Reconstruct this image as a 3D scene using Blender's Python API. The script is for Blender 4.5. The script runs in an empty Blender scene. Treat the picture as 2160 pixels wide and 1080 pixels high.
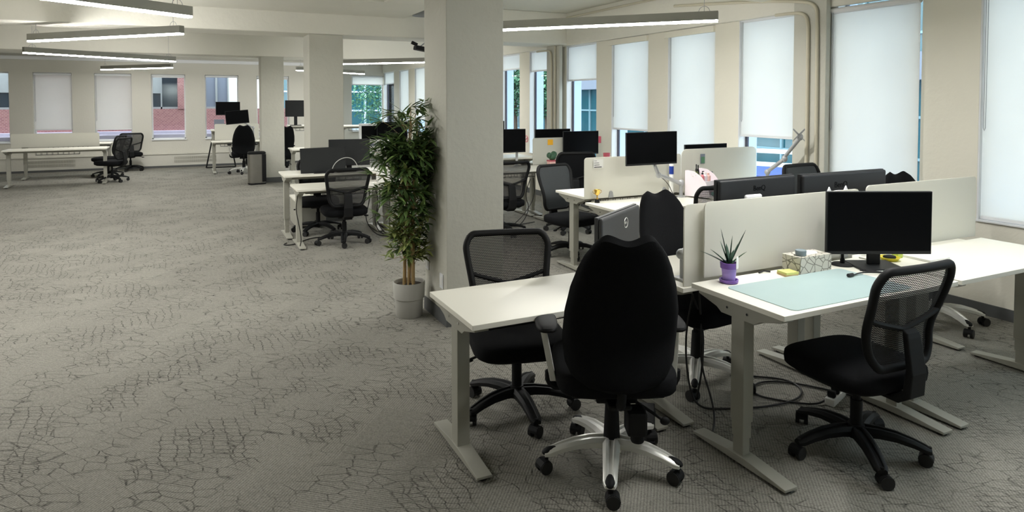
import bpy, bmesh, math, random
from mathutils import Vector, Matrix
R=math.radians; PI=math.pi; sin=math.sin; cos=math.cos
C=bpy.context.scene.collection
sc=bpy.context.scene
random.seed(7)

# ---------------------------------------------------------------- camera
cam=bpy.data.cameras.new('camera'); co=bpy.data.objects.new('camera',cam); C.objects.link(co)
cam.sensor_fit='HORIZONTAL'; cam.sensor_width=36.0; cam.lens=36.0*1385/2160
cam.shift_x=0.0; cam.shift_y=-(540-262)/2160
co.location=(0,0,1.65); co.rotation_euler=(R(90-1.985),0,R(-26.15))
cam.clip_start=.05; cam.clip_end=300
sc.camera=co
# ---------------------------------------------------------------- view + sky
sc.view_settings.view_transform='Standard'; sc.view_settings.look='None'
sc.view_settings.gamma=1; sc.view_settings.use_curve_mapping=False
sc.view_settings.exposure=.68
PEND=74.0          # strength of the pendant lamp tubes
w=bpy.data.worlds.new('sky'); sc.world=w; w.use_nodes=True
nt=w.node_tree; nt.nodes.clear()
bg=nt.nodes.new('ShaderNodeBackground'); bg.inputs[0].default_value=(.84,.925,1.0,1); bg.inputs[1].default_value=3.7
wo=nt.nodes.new('ShaderNodeOutputWorld'); nt.links.new(bg.outputs[0],wo.inputs[0])

# ---------------------------------------------------------------- materials
def S(r,g,b):
    f=lambda c:(c/255/12.92) if c/255<=.04045 else ((c/255+.055)/1.055)**2.4
    return (f(r),f(g),f(b),1)
def newmat(n):
    m=bpy.data.materials.new(n); m.use_nodes=True; nt=m.node_tree; nt.nodes.clear()
    o=nt.nodes.new('ShaderNodeOutputMaterial'); return m,nt,o
def node(nt,t,**k):
    n=nt.nodes.new(t)
    for a,b in k.items(): setattr(n,a,b)
    return n
def pbr(n,col,rough=.6,metal=0,var=.06,scale=12,bump=0,bscale=60,spec=.5,coat=0,sheen=0,trans=0):
    m,nt,o=newmat(n); b=node(nt,'ShaderNodeBsdfPrincipled'); nt.links.new(b.outputs[0],o.inputs[0])
    b.inputs['Roughness'].default_value=rough; b.inputs['Metallic'].default_value=metal
    b.inputs['Specular IOR Level'].default_value=spec
    if coat: b.inputs['Coat Weight'].default_value=coat
    if sheen: b.inputs['Sheen Weight'].default_value=sheen
    tc=node(nt,'ShaderNodeTexCoord'); nz=node(nt,'ShaderNodeTexNoise'); nz.inputs['Scale'].default_value=scale; nz.inputs['Detail'].default_value=4
    nt.links.new(tc.outputs['Object'],nz.inputs['Vector'])
    mx=node(nt,'ShaderNodeMix',data_type='RGBA'); nt.links.new(nz.outputs['Fac'],mx.inputs[0])
    mx.inputs[6].default_value=tuple(c*(1-var) for c in col[:3])+(1,); mx.inputs[7].default_value=tuple(min(1,c*(1+var)) for c in col[:3])+(1,)
    nt.links.new(mx.outputs[2],b.inputs['Base Color'])
    if bump:
        n2=node(nt,'ShaderNodeTexNoise'); n2.inputs['Scale'].default_value=bscale; n2.inputs['Detail'].default_value=5
        nt.links.new(tc.outputs['Object'],n2.inputs['Vector'])
        bp=node(nt,'ShaderNodeBump'); bp.inputs['Strength'].default_value=bump; bp.inputs['Distance'].default_value=.01
        nt.links.new(n2.outputs['Fac'],bp.inputs['Height']); nt.links.new(bp.outputs[0],b.inputs['Normal'])
    return m
def emis(n,col,s):
    m,nt,o=newmat(n); e=node(nt,'ShaderNodeEmission'); e.inputs[0].default_value=col; e.inputs[1].default_value=s
    nt.links.new(e.outputs[0],o.inputs[0]); return m
M={}
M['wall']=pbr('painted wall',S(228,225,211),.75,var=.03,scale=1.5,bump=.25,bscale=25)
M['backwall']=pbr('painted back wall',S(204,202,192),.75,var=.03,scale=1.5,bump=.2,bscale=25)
M['column']=pbr('painted concrete column',S(192,191,180),.8,var=.05,scale=3,bump=.5,bscale=18)
M['ceil']=pbr('painted ceiling concrete',S(222,220,209),.85,var=.05,scale=2,bump=.5,bscale=14)
M['base']=pbr('rubber baseboard',S(82,84,84),.6)
M['top']=pbr('white laminate',S(236,234,222),.38,var=.01,scale=4)
M['edge']=pbr('laminate edge',S(222,219,205),.5,var=.02)
M['leg']=pbr('grey powder coated steel',S(160,159,148),.42,var=.03,scale=30)
M['glide']=pbr('black glide rubber',S(28,28,28),.7)
M['fabric']=pbr('black upholstery fabric',S(19,20,22),.95,var=.12,scale=90,bump=.3,bscale=400,spec=.15)
M['blackp']=pbr('black moulded plastic',S(17,18,19),.62,var=.1,scale=40,spec=.25)
M['greyp']=pbr('dark grey plastic',S(66,68,70),.5)
M['leather']=pbr('charcoal woven back fabric',S(48,52,54),.6,var=.12,scale=60)
M['silver']=pbr('silver painted aluminium',S(222,222,216),.30,metal=.22,var=.03)
M['steel']=pbr('brushed stainless steel',S(150,148,142),.3,metal=.85,var=.12,scale=8)
M['arm']=pbr('silver grey monitor arm paint',S(176,178,180),.4,metal=.25,var=.04)
M['chrome']=pbr('chrome',S(225,225,225),.12,metal=1,var=.02)
M['scr']=pbr('switched off screen',S(5,6,8),.5,var=.05,spec=.08)
M['scrgrey']=pbr('greyish switched off screen',S(47,49,50),.55,var=.05,spec=.2)  # grey base colour stands in for surroundings reflected in the screen
M['bez']=pbr('black monitor plastic',S(33,34,36),.5,var=.1,scale=50,spec=.3)
M['dellg']=pbr('graphite monitor plastic',S(60,61,62),.55,var=.05)
M['cable']=pbr('black cable rubber',S(17,17,18),.55)
M['wcable']=pbr('light cable rubber',S(196,196,192),.5)
M['potgrey']=pbr('grey planter plastic',S(170,169,162),.7,var=.03)
M['soil']=pbr('potting soil',S(45,36,28),.95,var=.4,scale=60,bump=.5)
M['cane']=pbr('bamboo cane',S(176,150,104),.5,var=.2,scale=20)
M['conduit']=pbr('painted conduit',S(198,192,172),.6,var=.03)
M['housing']=pbr('grey pendant aluminium',S(140,140,132),.45,metal=.3,var=.03)
M['tube']=emis('pendant diffuser glow',(1,.985,.955,1),PEND)
M['frame']=pbr('dark window frame',S(62,60,74),.5)
M['wframe']=pbr('white window frame',S(226,228,230),.5,var=.01)
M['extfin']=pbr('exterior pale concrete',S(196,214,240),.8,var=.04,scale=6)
M['purple']=pbr('purple glazed pot',S(122,84,170),.35,var=.05)
M['lilac']=pbr('lilac pot body',S(164,138,212),.4,var=.06)
M['mat']=pbr('pale teal desk mat',S(170,192,192),.35,var=.03,scale=8)
M['sticky']=pbr('yellow paper notes',S(214,216,130),.8)
M['orange']=pbr('orange sticky note',S(250,186,50),.8)
M['pink']=pbr('pink paper',S(238,106,130),.8)
M['red']=pbr('red enamel',S(186,84,96),.5)
M['rose']=pbr('rose plastic',S(222,130,140),.35)
M['palepink']=pbr('pale pink plastic',S(234,224,230),.45,var=.02)
M['peach']=pbr('peach plastic',S(232,190,182),.4)
M['tape']=pbr('buff paper',S(206,180,130),.8)
M['paper']=pbr('white paper',S(235,235,230),.8,var=.01)
M['ink']=pbr('black ink',S(30,30,32),.8)
M['gold']=pbr('gold trophy metal',S(222,186,96),.22,metal=.9,var=.03)
M['blue']=pbr('blue paint',S(34,62,150),.4,var=.06)
M['tealp']=pbr('teal plastic',S(120,170,160),.4)
M['tin']=pbr('grey blue tin',S(122,136,142),.45,var=.04)
M['greenp']=pbr('lime green plastic',S(196,214,90),.4)
M['yellow']=pbr('yellow plastic',S(214,200,50),.4)
M['darkglass']=pbr('dark office glass',S(44,52,60),.15,var=.3,scale=1.5,spec=.8)
M['tealglass']=pbr('teal curtain wall glass',S(36,82,92),.12,var=.55,scale=.7,spec=.8)
M['panelgrey']=pbr('grey cladding',S(120,126,140),.6,var=.08,scale=2)
M['mull']=pbr('grey mullions',S(120,150,160),.5)
M['lav']=pbr('pale stone ledge',S(206,196,216),.8,var=.05)
M['ground']=pbr('outside paving',S(128,132,134),.9,var=.1,scale=2)
M['bark']=pbr('tree bark',S(84,70,58),.9,var=.2)
M['treeleaf']=pbr('tree leaves',S(84,128,98),.7,var=.35,scale=3)

def leafmat(n,c1,c2,sc_=3):
    m,nt,o=newmat(n); b=node(nt,'ShaderNodeBsdfPrincipled'); nt.links.new(b.outputs[0],o.inputs[0])
    b.inputs['Roughness'].default_value=.45
    g=node(nt,'ShaderNodeNewGeometry'); mx=node(nt,'ShaderNodeMix',data_type='RGBA')
    nt.links.new(g.outputs['Random Per Island'],mx.inputs[0]); mx.inputs[6].default_value=c1; mx.inputs[7].default_value=c2
    nt.links.new(mx.outputs[2],b.inputs['Base Color']); return m
M['leafdark']=leafmat('deep green leaves',S(46,74,42),S(118,146,80))
M['leaflight']=leafmat('yellow green leaves',S(92,112,56),S(168,176,108))
M['aloe']=leafmat('aloe leaf',S(30,58,48),S(60,96,70))

def translucent(n,col,tr,rough=.8,extra=0):
    m,nt,o=newmat(n); d=node(nt,'ShaderNodeBsdfDiffuse'); d.inputs[0].default_value=col
    t=node(nt,'ShaderNodeBsdfTranslucent'); t.inputs[0].default_value=col
    tc=node(nt,'ShaderNodeTexCoord'); nz=node(nt,'ShaderNodeTexNoise'); nz.inputs['Scale'].default_value=2.2; nz.inputs['Detail'].default_value=3
    nt.links.new(tc.outputs['Object'],nz.inputs['Vector'])
    mx0=node(nt,'ShaderNodeMix',data_type='RGBA'); nt.links.new(nz.outputs['Fac'],mx0.inputs[0])
    mx0.inputs[6].default_value=tuple(c*.95 for c in col[:3])+(1,); mx0.inputs[7].default_value=col
    nt.links.new(mx0.outputs[2],d.inputs[0]); nt.links.new(mx0.outputs[2],t.inputs[0])
    mx=node(nt,'ShaderNodeMixShader'); mx.inputs[0].default_value=tr
    nt.links.new(d.outputs[0],mx.inputs[1]); nt.links.new(t.outputs[0],mx.inputs[2])
    nt.links.new(mx.outputs[0],o.inputs[0]); return m
M['blind']=translucent('roller blind cloth',S(244,242,238),.68)
M['frost']=translucent('frosted acrylic',S(232,231,222),.35)
M['clip']=pbr('grey clip plastic',S(150,152,152),.4)
def glass(n):
    m,nt,o=newmat(n); g=node(nt,'ShaderNodeBsdfGlossy'); g.inputs['Roughness'].default_value=.02; g.inputs[0].default_value=(1,1,1,1)
    t=node(nt,'ShaderNodeBsdfTransparent'); t.inputs[0].default_value=(.93,.97,.97,1)
    l=node(nt,'ShaderNodeLayerWeight'); l.inputs[0].default_value=.04
    mx=node(nt,'ShaderNodeMixShader'); nt.links.new(l.outputs['Fresnel'],mx.inputs[0])
    nt.links.new(t.outputs[0],mx.inputs[1]); nt.links.new(g.outputs[0],mx.inputs[2]); nt.links.new(mx.outputs[0],o.inputs[0]); return m
M['glass']=glass('window glass')
def meshmat(n,scale,thr):
    m,nt,o=newmat(n); b=node(nt,'ShaderNodeBsdfPrincipled'); b.inputs['Base Color'].default_value=S(44,44,44); b.inputs['Roughness'].default_value=.9
    t=node(nt,'ShaderNodeBsdfTransparent'); tc=node(nt,'ShaderNodeTexCoord'); sp=node(nt,'ShaderNodeSeparateXYZ')
    nt.links.new(tc.outputs['Object'],sp.inputs[0])
    def mt(op,a,b_=None):
        k=node(nt,'ShaderNodeMath',operation=op)
        for i,v in enumerate((a,b_)):
            if v is None: continue
            if isinstance(v,(int,float)): k.inputs[i].default_value=v
            else: nt.links.new(v,k.inputs[i])
        return k.outputs[0]
    zig=mt('MULTIPLY',mt('PINGPONG',sp.outputs[0],.006),.7)
    z=mt('ADD',sp.outputs[2],zig)
    s=mt('SINE',mt('MULTIPLY',z,scale))
    a=mt('GREATER_THAN',s,thr)
    mx=node(nt,'ShaderNodeMixShader'); nt.links.new(a,mx.inputs[0])
    nt.links.new(b.outputs[0],mx.inputs[1]); nt.links.new(t.outputs[0],mx.inputs[2]); nt.links.new(mx.outputs[0],o.inputs[0]); return m
M['mesh']=meshmat('black chair mesh',2*PI/.0085,.76)

def brickmat():
    m,nt,o=newmat('red brick'); b=node(nt,'ShaderNodeBsdfPrincipled'); b.inputs['Roughness'].default_value=.9
    tc=node(nt,'ShaderNodeTexCoord'); mp=node(nt,'ShaderNodeMapping'); mp.inputs['Rotation'].default_value=(R(90),0,0)
    br=node(nt,'ShaderNodeTexBrick'); br.inputs['Scale'].default_value=6; br.inputs['Color1'].default_value=S(160,112,108); br.inputs['Color2'].default_value=S(140,92,92); br.inputs['Mortar'].default_value=S(176,140,136)
    br.inputs['Mortar Size'].default_value=.03
    nt.links.new(tc.outputs['Object'],mp.inputs[0]); nt.links.new(mp.outputs[0],br.inputs['Vector'])
    nt.links.new(br.outputs[0],b.inputs['Base Color']); nt.links.new(b.outputs[0],o.inputs[0]); return m
M['brick']=brickmat()
def tissuemat():
    m,nt,o=newmat('tissue box card'); b=node(nt,'ShaderNodeBsdfPrincipled'); b.inputs['Roughness'].default_value=.7
    tc=node(nt,'ShaderNodeTexCoord'); v=node(nt,'ShaderNodeTexVoronoi',feature='DISTANCE_TO_EDGE'); v.inputs['Scale'].default_value=26
    nt.links.new(tc.outputs['Object'],v.inputs['Vector'])
    cr=node(nt,'ShaderNodeValToRGB'); cr.color_ramp.elements[0].position=.02; cr.color_ramp.elements[0].color=S(110,106,96)
    cr.color_ramp.elements[1].position=.07; cr.color_ramp.elements[1].color=S(202,198,186)
    nt.links.new(v.outputs[0],cr.inputs[0]); nt.links.new(cr.outputs[0],b.inputs['Base Color']); nt.links.new(b.outputs[0],o.inputs[0]); return m
M['tissue']=tissuemat()
def carpet():
    m,nt,o=newmat('patterned carpet tile'); b=node(nt,'ShaderNodeBsdfPrincipled'); b.inputs['Roughness'].default_value=.97; b.inputs['Specular IOR Level'].default_value=.12
    L=nt.links.new
    tc=node(nt,'ShaderNodeTexCoord'); m0=node(nt,'ShaderNodeMapping'); m0.inputs['Rotation'].default_value=(0,0,R(40)); nt.links.new(tc.outputs['Object'],m0.inputs[0]); P=m0.outputs[0]
    def mt(op,*a):
        k=node(nt,'ShaderNodeMath',operation=op)
        for i,v in enumerate(a):
            if isinstance(v,(int,float)): k.inputs[i].default_value=v
            else: L(v,k.inputs[i])
        return k.outputs[0]
    sp=node(nt,'ShaderNodeSeparateXYZ'); L(P,sp.inputs[0])
    # plank tiles .25 x 1.0 m, alternate ones turned through ninety degrees by their own random value
    ix=mt('FLOOR',mt('DIVIDE',sp.outputs[0],.25)); iy=mt('FLOOR',mt('ADD',sp.outputs[1],mt('MULTIPLY',ix,.37)))
    cb=node(nt,'ShaderNodeCombineXYZ'); L(ix,cb.inputs[0]); L(iy,cb.inputs[1])
    wn=node(nt,'ShaderNodeTexWhiteNoise',noise_dimensions='3D'); L(cb.outputs[0],wn.inputs['Vector'])
    turn=mt('GREATER_THAN',wn.outputs['Value'],.22)
    # ribs
    rx=mt('SINE',mt('MULTIPLY',sp.outputs[0],2*PI/.013)); ry=mt('SINE',mt('MULTIPLY',sp.outputs[1],2*PI/.013))
    rib=mt('ADD',mt('MULTIPLY',rx,turn),mt('MULTIPLY',ry,mt('SUBTRACT',1,turn)))
    # crackle lines
    mp=node(nt,'ShaderNodeMapping'); L(P,mp.inputs[0]); mp.inputs['Scale'].default_value=(.8,1.6,1); mp.inputs['Rotation'].default_value=(0,0,R(-25))
    nzw=node(nt,'ShaderNodeTexNoise'); nzw.inputs['Scale'].default_value=4.5; nzw.inputs['Detail'].default_value=5; L(P,nzw.inputs['Vector'])
    va=node(nt,'ShaderNodeVectorMath',operation='MULTIPLY_ADD'); L(nzw.outputs['Color'],va.inputs[0]); va.inputs[1].default_value=(.10,.10,0); L(mp.outputs[0],va.inputs[2])
    def vor(scale,rnd,t0,t1):
        v=node(nt,'ShaderNodeTexVoronoi',feature='DISTANCE_TO_EDGE'); v.inputs['Scale'].default_value=scale; v.inputs['Randomness'].default_value=rnd
        L(va.outputs[0],v.inputs['Vector'])
        mr=node(nt,'ShaderNodeMapRange'); mr.inputs[1].default_value=t0; mr.inputs[2].default_value=t1; mr.inputs[3].default_value=1; mr.inputs[4].default_value=0
        L(v.outputs[0],mr.inputs[0]); return mr.outputs[0]
    l1=vor(10.5,.9,.006,.042); l2=vor(18,.25,.02,.085)
    n3=node(nt,'ShaderNodeTexNoise'); n3.inputs['Scale'].default_value=3.2; n3.inputs['Detail'].default_value=2; L(P,n3.inputs['Vector'])
    m1=node(nt,'ShaderNodeMapRange'); m1.inputs[1].default_value=.42; m1.inputs[2].default_value=.52; L(n3.outputs['Fac'],m1.inputs[0])
    n4=node(nt,'ShaderNodeTexNoise'); n4.inputs['Scale'].default_value=2.4; n4.inputs['Detail'].default_value=1
    of=node(nt,'ShaderNodeVectorMath',operation='ADD'); L(P,of.inputs[0]); of.inputs[1].default_value=(7,3,0); L(of.outputs[0],n4.inputs['Vector'])
    m2=node(nt,'ShaderNodeMapRange'); m2.inputs[1].default_value=.53; m2.inputs[2].default_value=.58; L(n4.outputs['Fac'],m2.inputs[0])
    ln=mt('MAXIMUM',mt('MULTIPLY',l1,m1.outputs[0]),mt('MULTIPLY',l2,m2.outputs[0]))
    n5=node(nt,'ShaderNodeTexNoise'); n5.inputs['Scale'].default_value=45; n5.inputs['Detail'].default_value=3; L(P,n5.inputs['Vector'])
    n6=node(nt,'ShaderNodeTexNoise'); n6.inputs['Scale'].default_value=130; n6.inputs['Detail'].default_value=2; L(P,n6.inputs['Vector'])
    lnn=mt('MULTIPLY',ln,mt('MULTIPLY',mt('SUBTRACT',n5.outputs['Fac'],.22),2.3))
    val=mt('ADD',mt('ADD',1.0,mt('MULTIPLY',rib,.17)),mt('MULTIPLY',mt('SUBTRACT',n6.outputs['Fac'],.5),1.1))
    val=mt('ADD',val,mt('MULTIPLY',mt('SUBTRACT',n5.outputs['Fac'],.5),.5))
    val=mt('ADD',val,mt('MULTIPLY',mt('SUBTRACT',wn.outputs['Value'],.5),.10))
    val=mt('MULTIPLY',val,mt('SUBTRACT',1,mt('MULTIPLY',lnn,.80)))
    mx=node(nt,'ShaderNodeVectorMath',operation='SCALE'); mx.inputs[0].default_value=S(134,132,124)[:3]; L(val,mx.inputs['Scale'])
    L(mx.outputs[0],b.inputs['Base Color'])
    bp=node(nt,'ShaderNodeBump'); bp.inputs['Strength'].default_value=.35; bp.inputs['Distance'].default_value=.006; L(val,bp.inputs['Height']); L(bp.outputs[0],b.inputs['Normal'])
    L(b.outputs[0],o.inputs[0]); return m
M['carpet']=carpet()

# ---------------------------------------------------------------- mesh helpers
class MB:
    def __init__(s): s.bm=bmesh.new()
    def _add(s,vs,fs,T=None):
        v=[s.bm.verts.new((T@Vector(p)) if T else p) for p in vs]
        for f in fs:
            try: s.bm.faces.new([v[i] for i in f])
            except ValueError: pass
        return v
    def box(s,x0,x1,y0,y1,z0,z1,T=None):
        if x0>x1:x0,x1=x1,x0
        if y0>y1:y0,y1=y1,y0
        if z0>z1:z0,z1=z1,z0
        p=[(x,y,z) for z in (z0,z1) for y in (y0,y1) for x in (x0,x1)]
        s._add(p,[(0,2,3,1),(4,5,7,6),(0,1,5,4),(2,6,7,3),(0,4,6,2),(1,3,7,5)],T); return s
    def cyl(s,c,r0,h,r1=None,n=20,T=None):
        r1=r0 if r1 is None else r1
        p=[];f=[]
        for k,(z,r) in enumerate(((0,r0),(h,r1))):
            for i in range(n): a=2*PI*i/n; p.append((c[0]+r*cos(a),c[1]+r*sin(a),c[2]+z))
        f=[(i,(i+1)%n,n+(i+1)%n,n+i) for i in range(n)]+[tuple(range(n-1,-1,-1)),tuple(range(n,2*n))]
        s._add(p,f,T); return s
    def bar(s,a,b,r,r1=None,n=10):
        s.tube([a,b],r,n=n,r1=r1); return s
    def tube(s,pts,r,n=8,smooth=0,r1=None,closed=False):
        P=[Vector(p) for p in pts]
        for _ in range(smooth):
            Q=[P[0]] if not closed else []
            m=len(P)
            for i in range(m if closed else m-1):
                a,b=P[i],P[(i+1)%m]; Q+= [a*.75+b*.25,a*.25+b*.75]
            if not closed: Q.append(P[-1])
            P=Q
        m=len(P); vs=[];up=None
        for i,p in enumerate(P):
            if closed: t=(P[(i+1)%m]-P[i-1])
            else: t=(P[min(i+1,m-1)]-P[max(i-1,0)])
            if t.length<1e-9: t=Vector((0,0,1))
            t.normalize()
            if up is None:
                up=Vector((0,0,1)) if abs(t.z)<.9 else Vector((1,0,0))
            u=(up-t*up.dot(t))
            if u.length<1e-4: u=t.orthogonal()
            u.normalize(); up=u; v=t.cross(u)
            rr=r if r1 is None else r+(r1-r)*i/(m-1)
            for k in range(n): a=2*PI*k/n; vs.append(p+u*cos(a)*rr+v*sin(a)*rr)
        fs=[]
        for i in range(m if closed else m-1):
            j=(i+1)%m
            for k in range(n): fs.append((i*n+k,i*n+(k+1)%n,j*n+(k+1)%n,j*n+k))
        if not closed: fs+=[tuple(range(n-1,-1,-1)),tuple((m-1)*n+k for k in range(n))]
        s._add(vs,fs); return s
    def lathe(s,c,prof,n=28,T=None):
        vs=[];fs=[]
        for r,z in prof:
            for i in range(n): a=2*PI*i/n; vs.append((c[0]+max(r,1e-4)*cos(a),c[1]+max(r,1e-4)*sin(a),c[2]+z))
        for j in range(len(prof)-1):
            for i in range(n): fs.append((j*n+i,j*n+(i+1)%n,(j+1)*n+(i+1)%n,(j+1)*n+i))
        s._add(vs,fs,T); return s
    def prism(s,outline,depth,T):
        n=len(outline)
        vs=[(x,0,z) for x,z in outline]+[(x,depth,z) for x,z in outline]
        fs=[tuple(range(n)),tuple(range(2*n-1,n-1,-1))]+[(i,n+i,n+(i+1)%n,(i+1)%n) for i in range(n)]
        s._add(vs,fs,T); return s
    def loft(s,rings,cap=True):
        n=len(rings[0]);vs=[p for r in rings for p in r];fs=[]
        for j in range(len(rings)-1):
            for i in range(n): fs.append((j*n+i,j*n+(i+1)%n,(j+1)*n+(i+1)%n,(j+1)*n+i))
        if cap: fs+=[tuple(range(n-1,-1,-1)),tuple((len(rings)-1)*n+k for k in range(n))]
        s._add(vs,fs); return s
    def sheet(s,fn,nu,nv,thick):
        # closed cushion from fn(u,v)->(x,y,z) centre surface, thick(u,v) along y; u,v in 0..1
        F=[];B=[]
        for j in range(nv+1):
            for i in range(nu+1):
                u=i/nu;v=j/nv; x,y,z=fn(u,v); t=thick(u,v); F.append((x,y+t[0],z)); B.append((x,y-t[1],z))
        n=nu+1; N=len(F); fs=[]
        for j in range(nv):
            for i in range(nu):
                a=j*n+i; fs.append((a,a+n,a+n+1,a+1)); fs.append((N+a,N+a+1,N+a+n+1,N+a+n))
        rim=[i for i in range(n)]+[j*n+nu for j in range(1,nv+1)]+[nv*n+i for i in range(nu-1,-1,-1)]+[j*n for j in range(nv-1,0,-1)]
        for k in range(len(rim)):
            a,b=rim[k],rim[(k+1)%len(rim)]; fs.append((a,b,N+b,N+a))
        s._add(F+B,fs); bmesh.ops.remove_doubles(s.bm,verts=s.bm.verts,dist=1e-5); return s
    def ell(s,c,rx,ry,rz,e=1,nu=20,nv=12,T=None):
        sg=lambda v,p:math.copysign(abs(v)**p,v)
        vs=[];fs=[]
        for j in range(nv+1):
            ph=-PI/2+PI*j/nv
            for i in range(nu):
                th=2*PI*i/nu; cc=sg(cos(ph),e)
                vs.append((c[0]+rx*cc*sg(cos(th),e),c[1]+ry*cc*sg(sin(th),e),c[2]+rz*sg(sin(ph),e)))
        for j in range(nv):
            for i in range(nu): fs.append((j*nu+i,j*nu+(i+1)%nu,(j+1)*nu+(i+1)%nu,(j+1)*nu+i))
        s._add(vs,fs,T); bmesh.ops.remove_doubles(s.bm,verts=s.bm.verts,dist=1e-6); return s
    def build(s,name,mat,parent=None,smooth=False,bevel=0,seg=2,rot=None,loc=None):
        bmesh.ops.recalc_face_normals(s.bm,faces=s.bm.faces)
        me=bpy.data.meshes.new(name); s.bm.to_mesh(me); s.bm.free()
        me.materials.append(M[mat] if isinstance(mat,str) else mat)
        if smooth:
            for p in me.polygons: p.use_smooth=True
            try: me.set_sharp_from_angle(angle=R(42))
            except Exception: pass
        o=bpy.data.objects.new(name,me); C.objects.link(o)
        if parent: o.parent=parent
        if bevel:
            b=o.modifiers.new('bevel','BEVEL'); b.width=bevel; b.segments=seg; b.limit_method='ANGLE'; b.angle_limit=R(50)
        if loc: o.location=loc
        if rot: o.rotation_euler=rot
        return o
def tag(o,label=None,cat=None,group=None,kind=None):
    for k,v in (('label',label),('category',cat),('group',group),('kind',kind)):
        if v: o[k]=v
    return o
def empty(name,loc,rz=0,label=None,cat=None,group=None):
    o=bpy.data.objects.new(name,None); C.objects.link(o); o.location=loc; o.rotation_euler=(0,0,R(rz)); o.empty_display_size=.1
    return tag(o,label,cat,group)
def children(o): return [c for c in list(C.objects) if c.parent==o]
KIDS={}
def copy_tree(o,parent=None):
    c=o.copy(); C.objects.link(c); c.parent=parent
    for ch in list(o.children): copy_tree(ch,c)
    return c
def dup(o,loc,rz,label,group=None,sz=1):
    c=copy_tree(o); c.location=loc; c.rotation_euler=(0,0,R(rz)); c['label']=label; c.scale=(sz,sz,sz)
    if group: c['group']=group
    elif 'group' in c: del c['group']
    return c
def structure(o): o['kind']='structure'; return o

# ================================================================ room shell
YB=18.6; XW=5.5; ZC=3.06
structure(MB().box(-8,6.2,-4,22,-.12,0).build('floor','carpet'))
# right wall: piers between window openings
OPEN=[(-1.6,-.77),(-.36,.46),(.9,1.72),(2.16,2.98),(3.43,4.24),(4.65,5.47),(5.84,6.68),(7.08,7.93),(8.32,9.2),(9.66,10.49),(10.88,11.72),(12.1,12.92),(13.32,14.14),(14.9,15.72),(16.1,17.2),(17.75,18.66),(19.22,20.33)]
SILL=.72; HEAD=2.62
g=MB(); prev=-4
for a,b in OPEN:
    g.box(XW,XW+.1,prev,a,0,HEAD); prev=b
    g.box(XW,XW+.1,a,b,0,SILL)
g.box(XW,XW+.1,prev,20.6,0,HEAD)
g.box(XW,XW+.1,-4,20.6,HEAD,3.3)
structure(g.build('wall_right','wall'))
g=MB(); prev=-4
for a,b in OPEN+[(20.6,20.6)]:
    g.box(XW+.13,XW+.29,prev-(0 if prev==-4 else .0),a,-1,3.6); prev=b
structure(g.build('trim_1','extfin'))
structure(MB().box(XW+.10,XW+.30,-4,20.6,HEAD+.06,3.6).box(XW+.1,XW+.34,-4,20.6,-1,SILL-.03).build('trim_2','extfin'))
# back wall (left part at YB, right part set back to 20.35)
BW=[(-6.9,-6.1),(-5.68,-4.9),(-4.47,-3.71),(-3.26,-2.5),(-2.05,-1.27),(-.85,-.09),(.36,1.16),(1.6,2.42)]
BS=.70; BH=2.33
g=MB(); prev=-8
for a,b in BW:
    g.box(prev,a,YB,YB+.35,0,BH); prev=b
    g.box(a,b,YB,YB+.35,0,BS)
g.box(prev,3.4,YB,YB+.35,0,BH); g.box(-8,3.4,YB,YB+.35,BH,3.3)
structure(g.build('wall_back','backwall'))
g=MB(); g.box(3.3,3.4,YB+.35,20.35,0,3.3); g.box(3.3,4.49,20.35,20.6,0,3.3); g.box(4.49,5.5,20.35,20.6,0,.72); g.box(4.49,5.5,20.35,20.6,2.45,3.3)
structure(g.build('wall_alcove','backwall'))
structure(MB().box(-8.1,-8,-4,20,0,3.3).build('wall_left','wall'))
structure(MB().box(-8,5.6,-4.1,-4,0,3.3).build('wall_front','wall'))
structure(MB().box(-8.1,6.2,-4.1,20.9,3.3,3.4).build('ceiling','ceil'))
g=MB(); g.box(-8,XW,-4,20.35,ZC,3.3)
structure(g.build('ceiling_slab','ceil'))
# beams (one object each)
def beam(n,*b):
    return structure(MB().box(*b).build('trim_%d'%n,'ceil',bevel=.012))
beam(3,-8,XW,9.1,9.72,2.56,ZC)
beam(4,-8,XW,14.15,14.77,2.56,ZC)
beam(5,-8,XW,4.42,5.02,2.68,ZC)
beam(6,XW-.06,XW-.001,-4,20.3,2.54,ZC)
beam(7,-8,XW,17.9,YB,2.75,ZC)
# dropped soffit in front of the second beam
structure(MB().box(-8,2.76,7.75,9.1,2.83,ZC).build('trim_8','ceil',bevel=.01))
structure(MB().box(2.1,2.76,5.02,7.75,2.83,ZC).build('trim_9','ceil',bevel=.01))
# columns
def column(n,x0,x1,y0,y1,lab,top=2.56):
    c=structure(MB().box(x0,x1,y0,y1,0,top).build('column','column',bevel=.006)); c['label']=lab
    b=MB().box(x0-.008,x1+.008,y0-.008,y1+.008,0,.1).build('baseboard','base',c)
    return c
colA=column(1,1.667,2.125,4.473,4.965,'nearest square grey column beside the bamboo plant',2.68)
colB=column(2,1.455,1.909,9.16,9.66,'square column in the middle distance behind the left desk pair')
colC=column(3,1.305,1.745,14.18,14.64,'farthest square column beside the steel bin')
column(4,XW-.12,XW-.061,9.22,9.64,'shallow wall pier between windows carrying conduits')
column(5,XW-.12,XW-.061,4.26,4.63,'near wall pier between the two nearest windows',2.68)
# baseboards
structure(MB().box(XW-.012,XW,-4,20.3,0,.09).build('baseboard_right','base'))
structure(MB().box(-8,3.3,YB-.16,YB-.15,0,.05).build('baseboard_back','base'))
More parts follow.
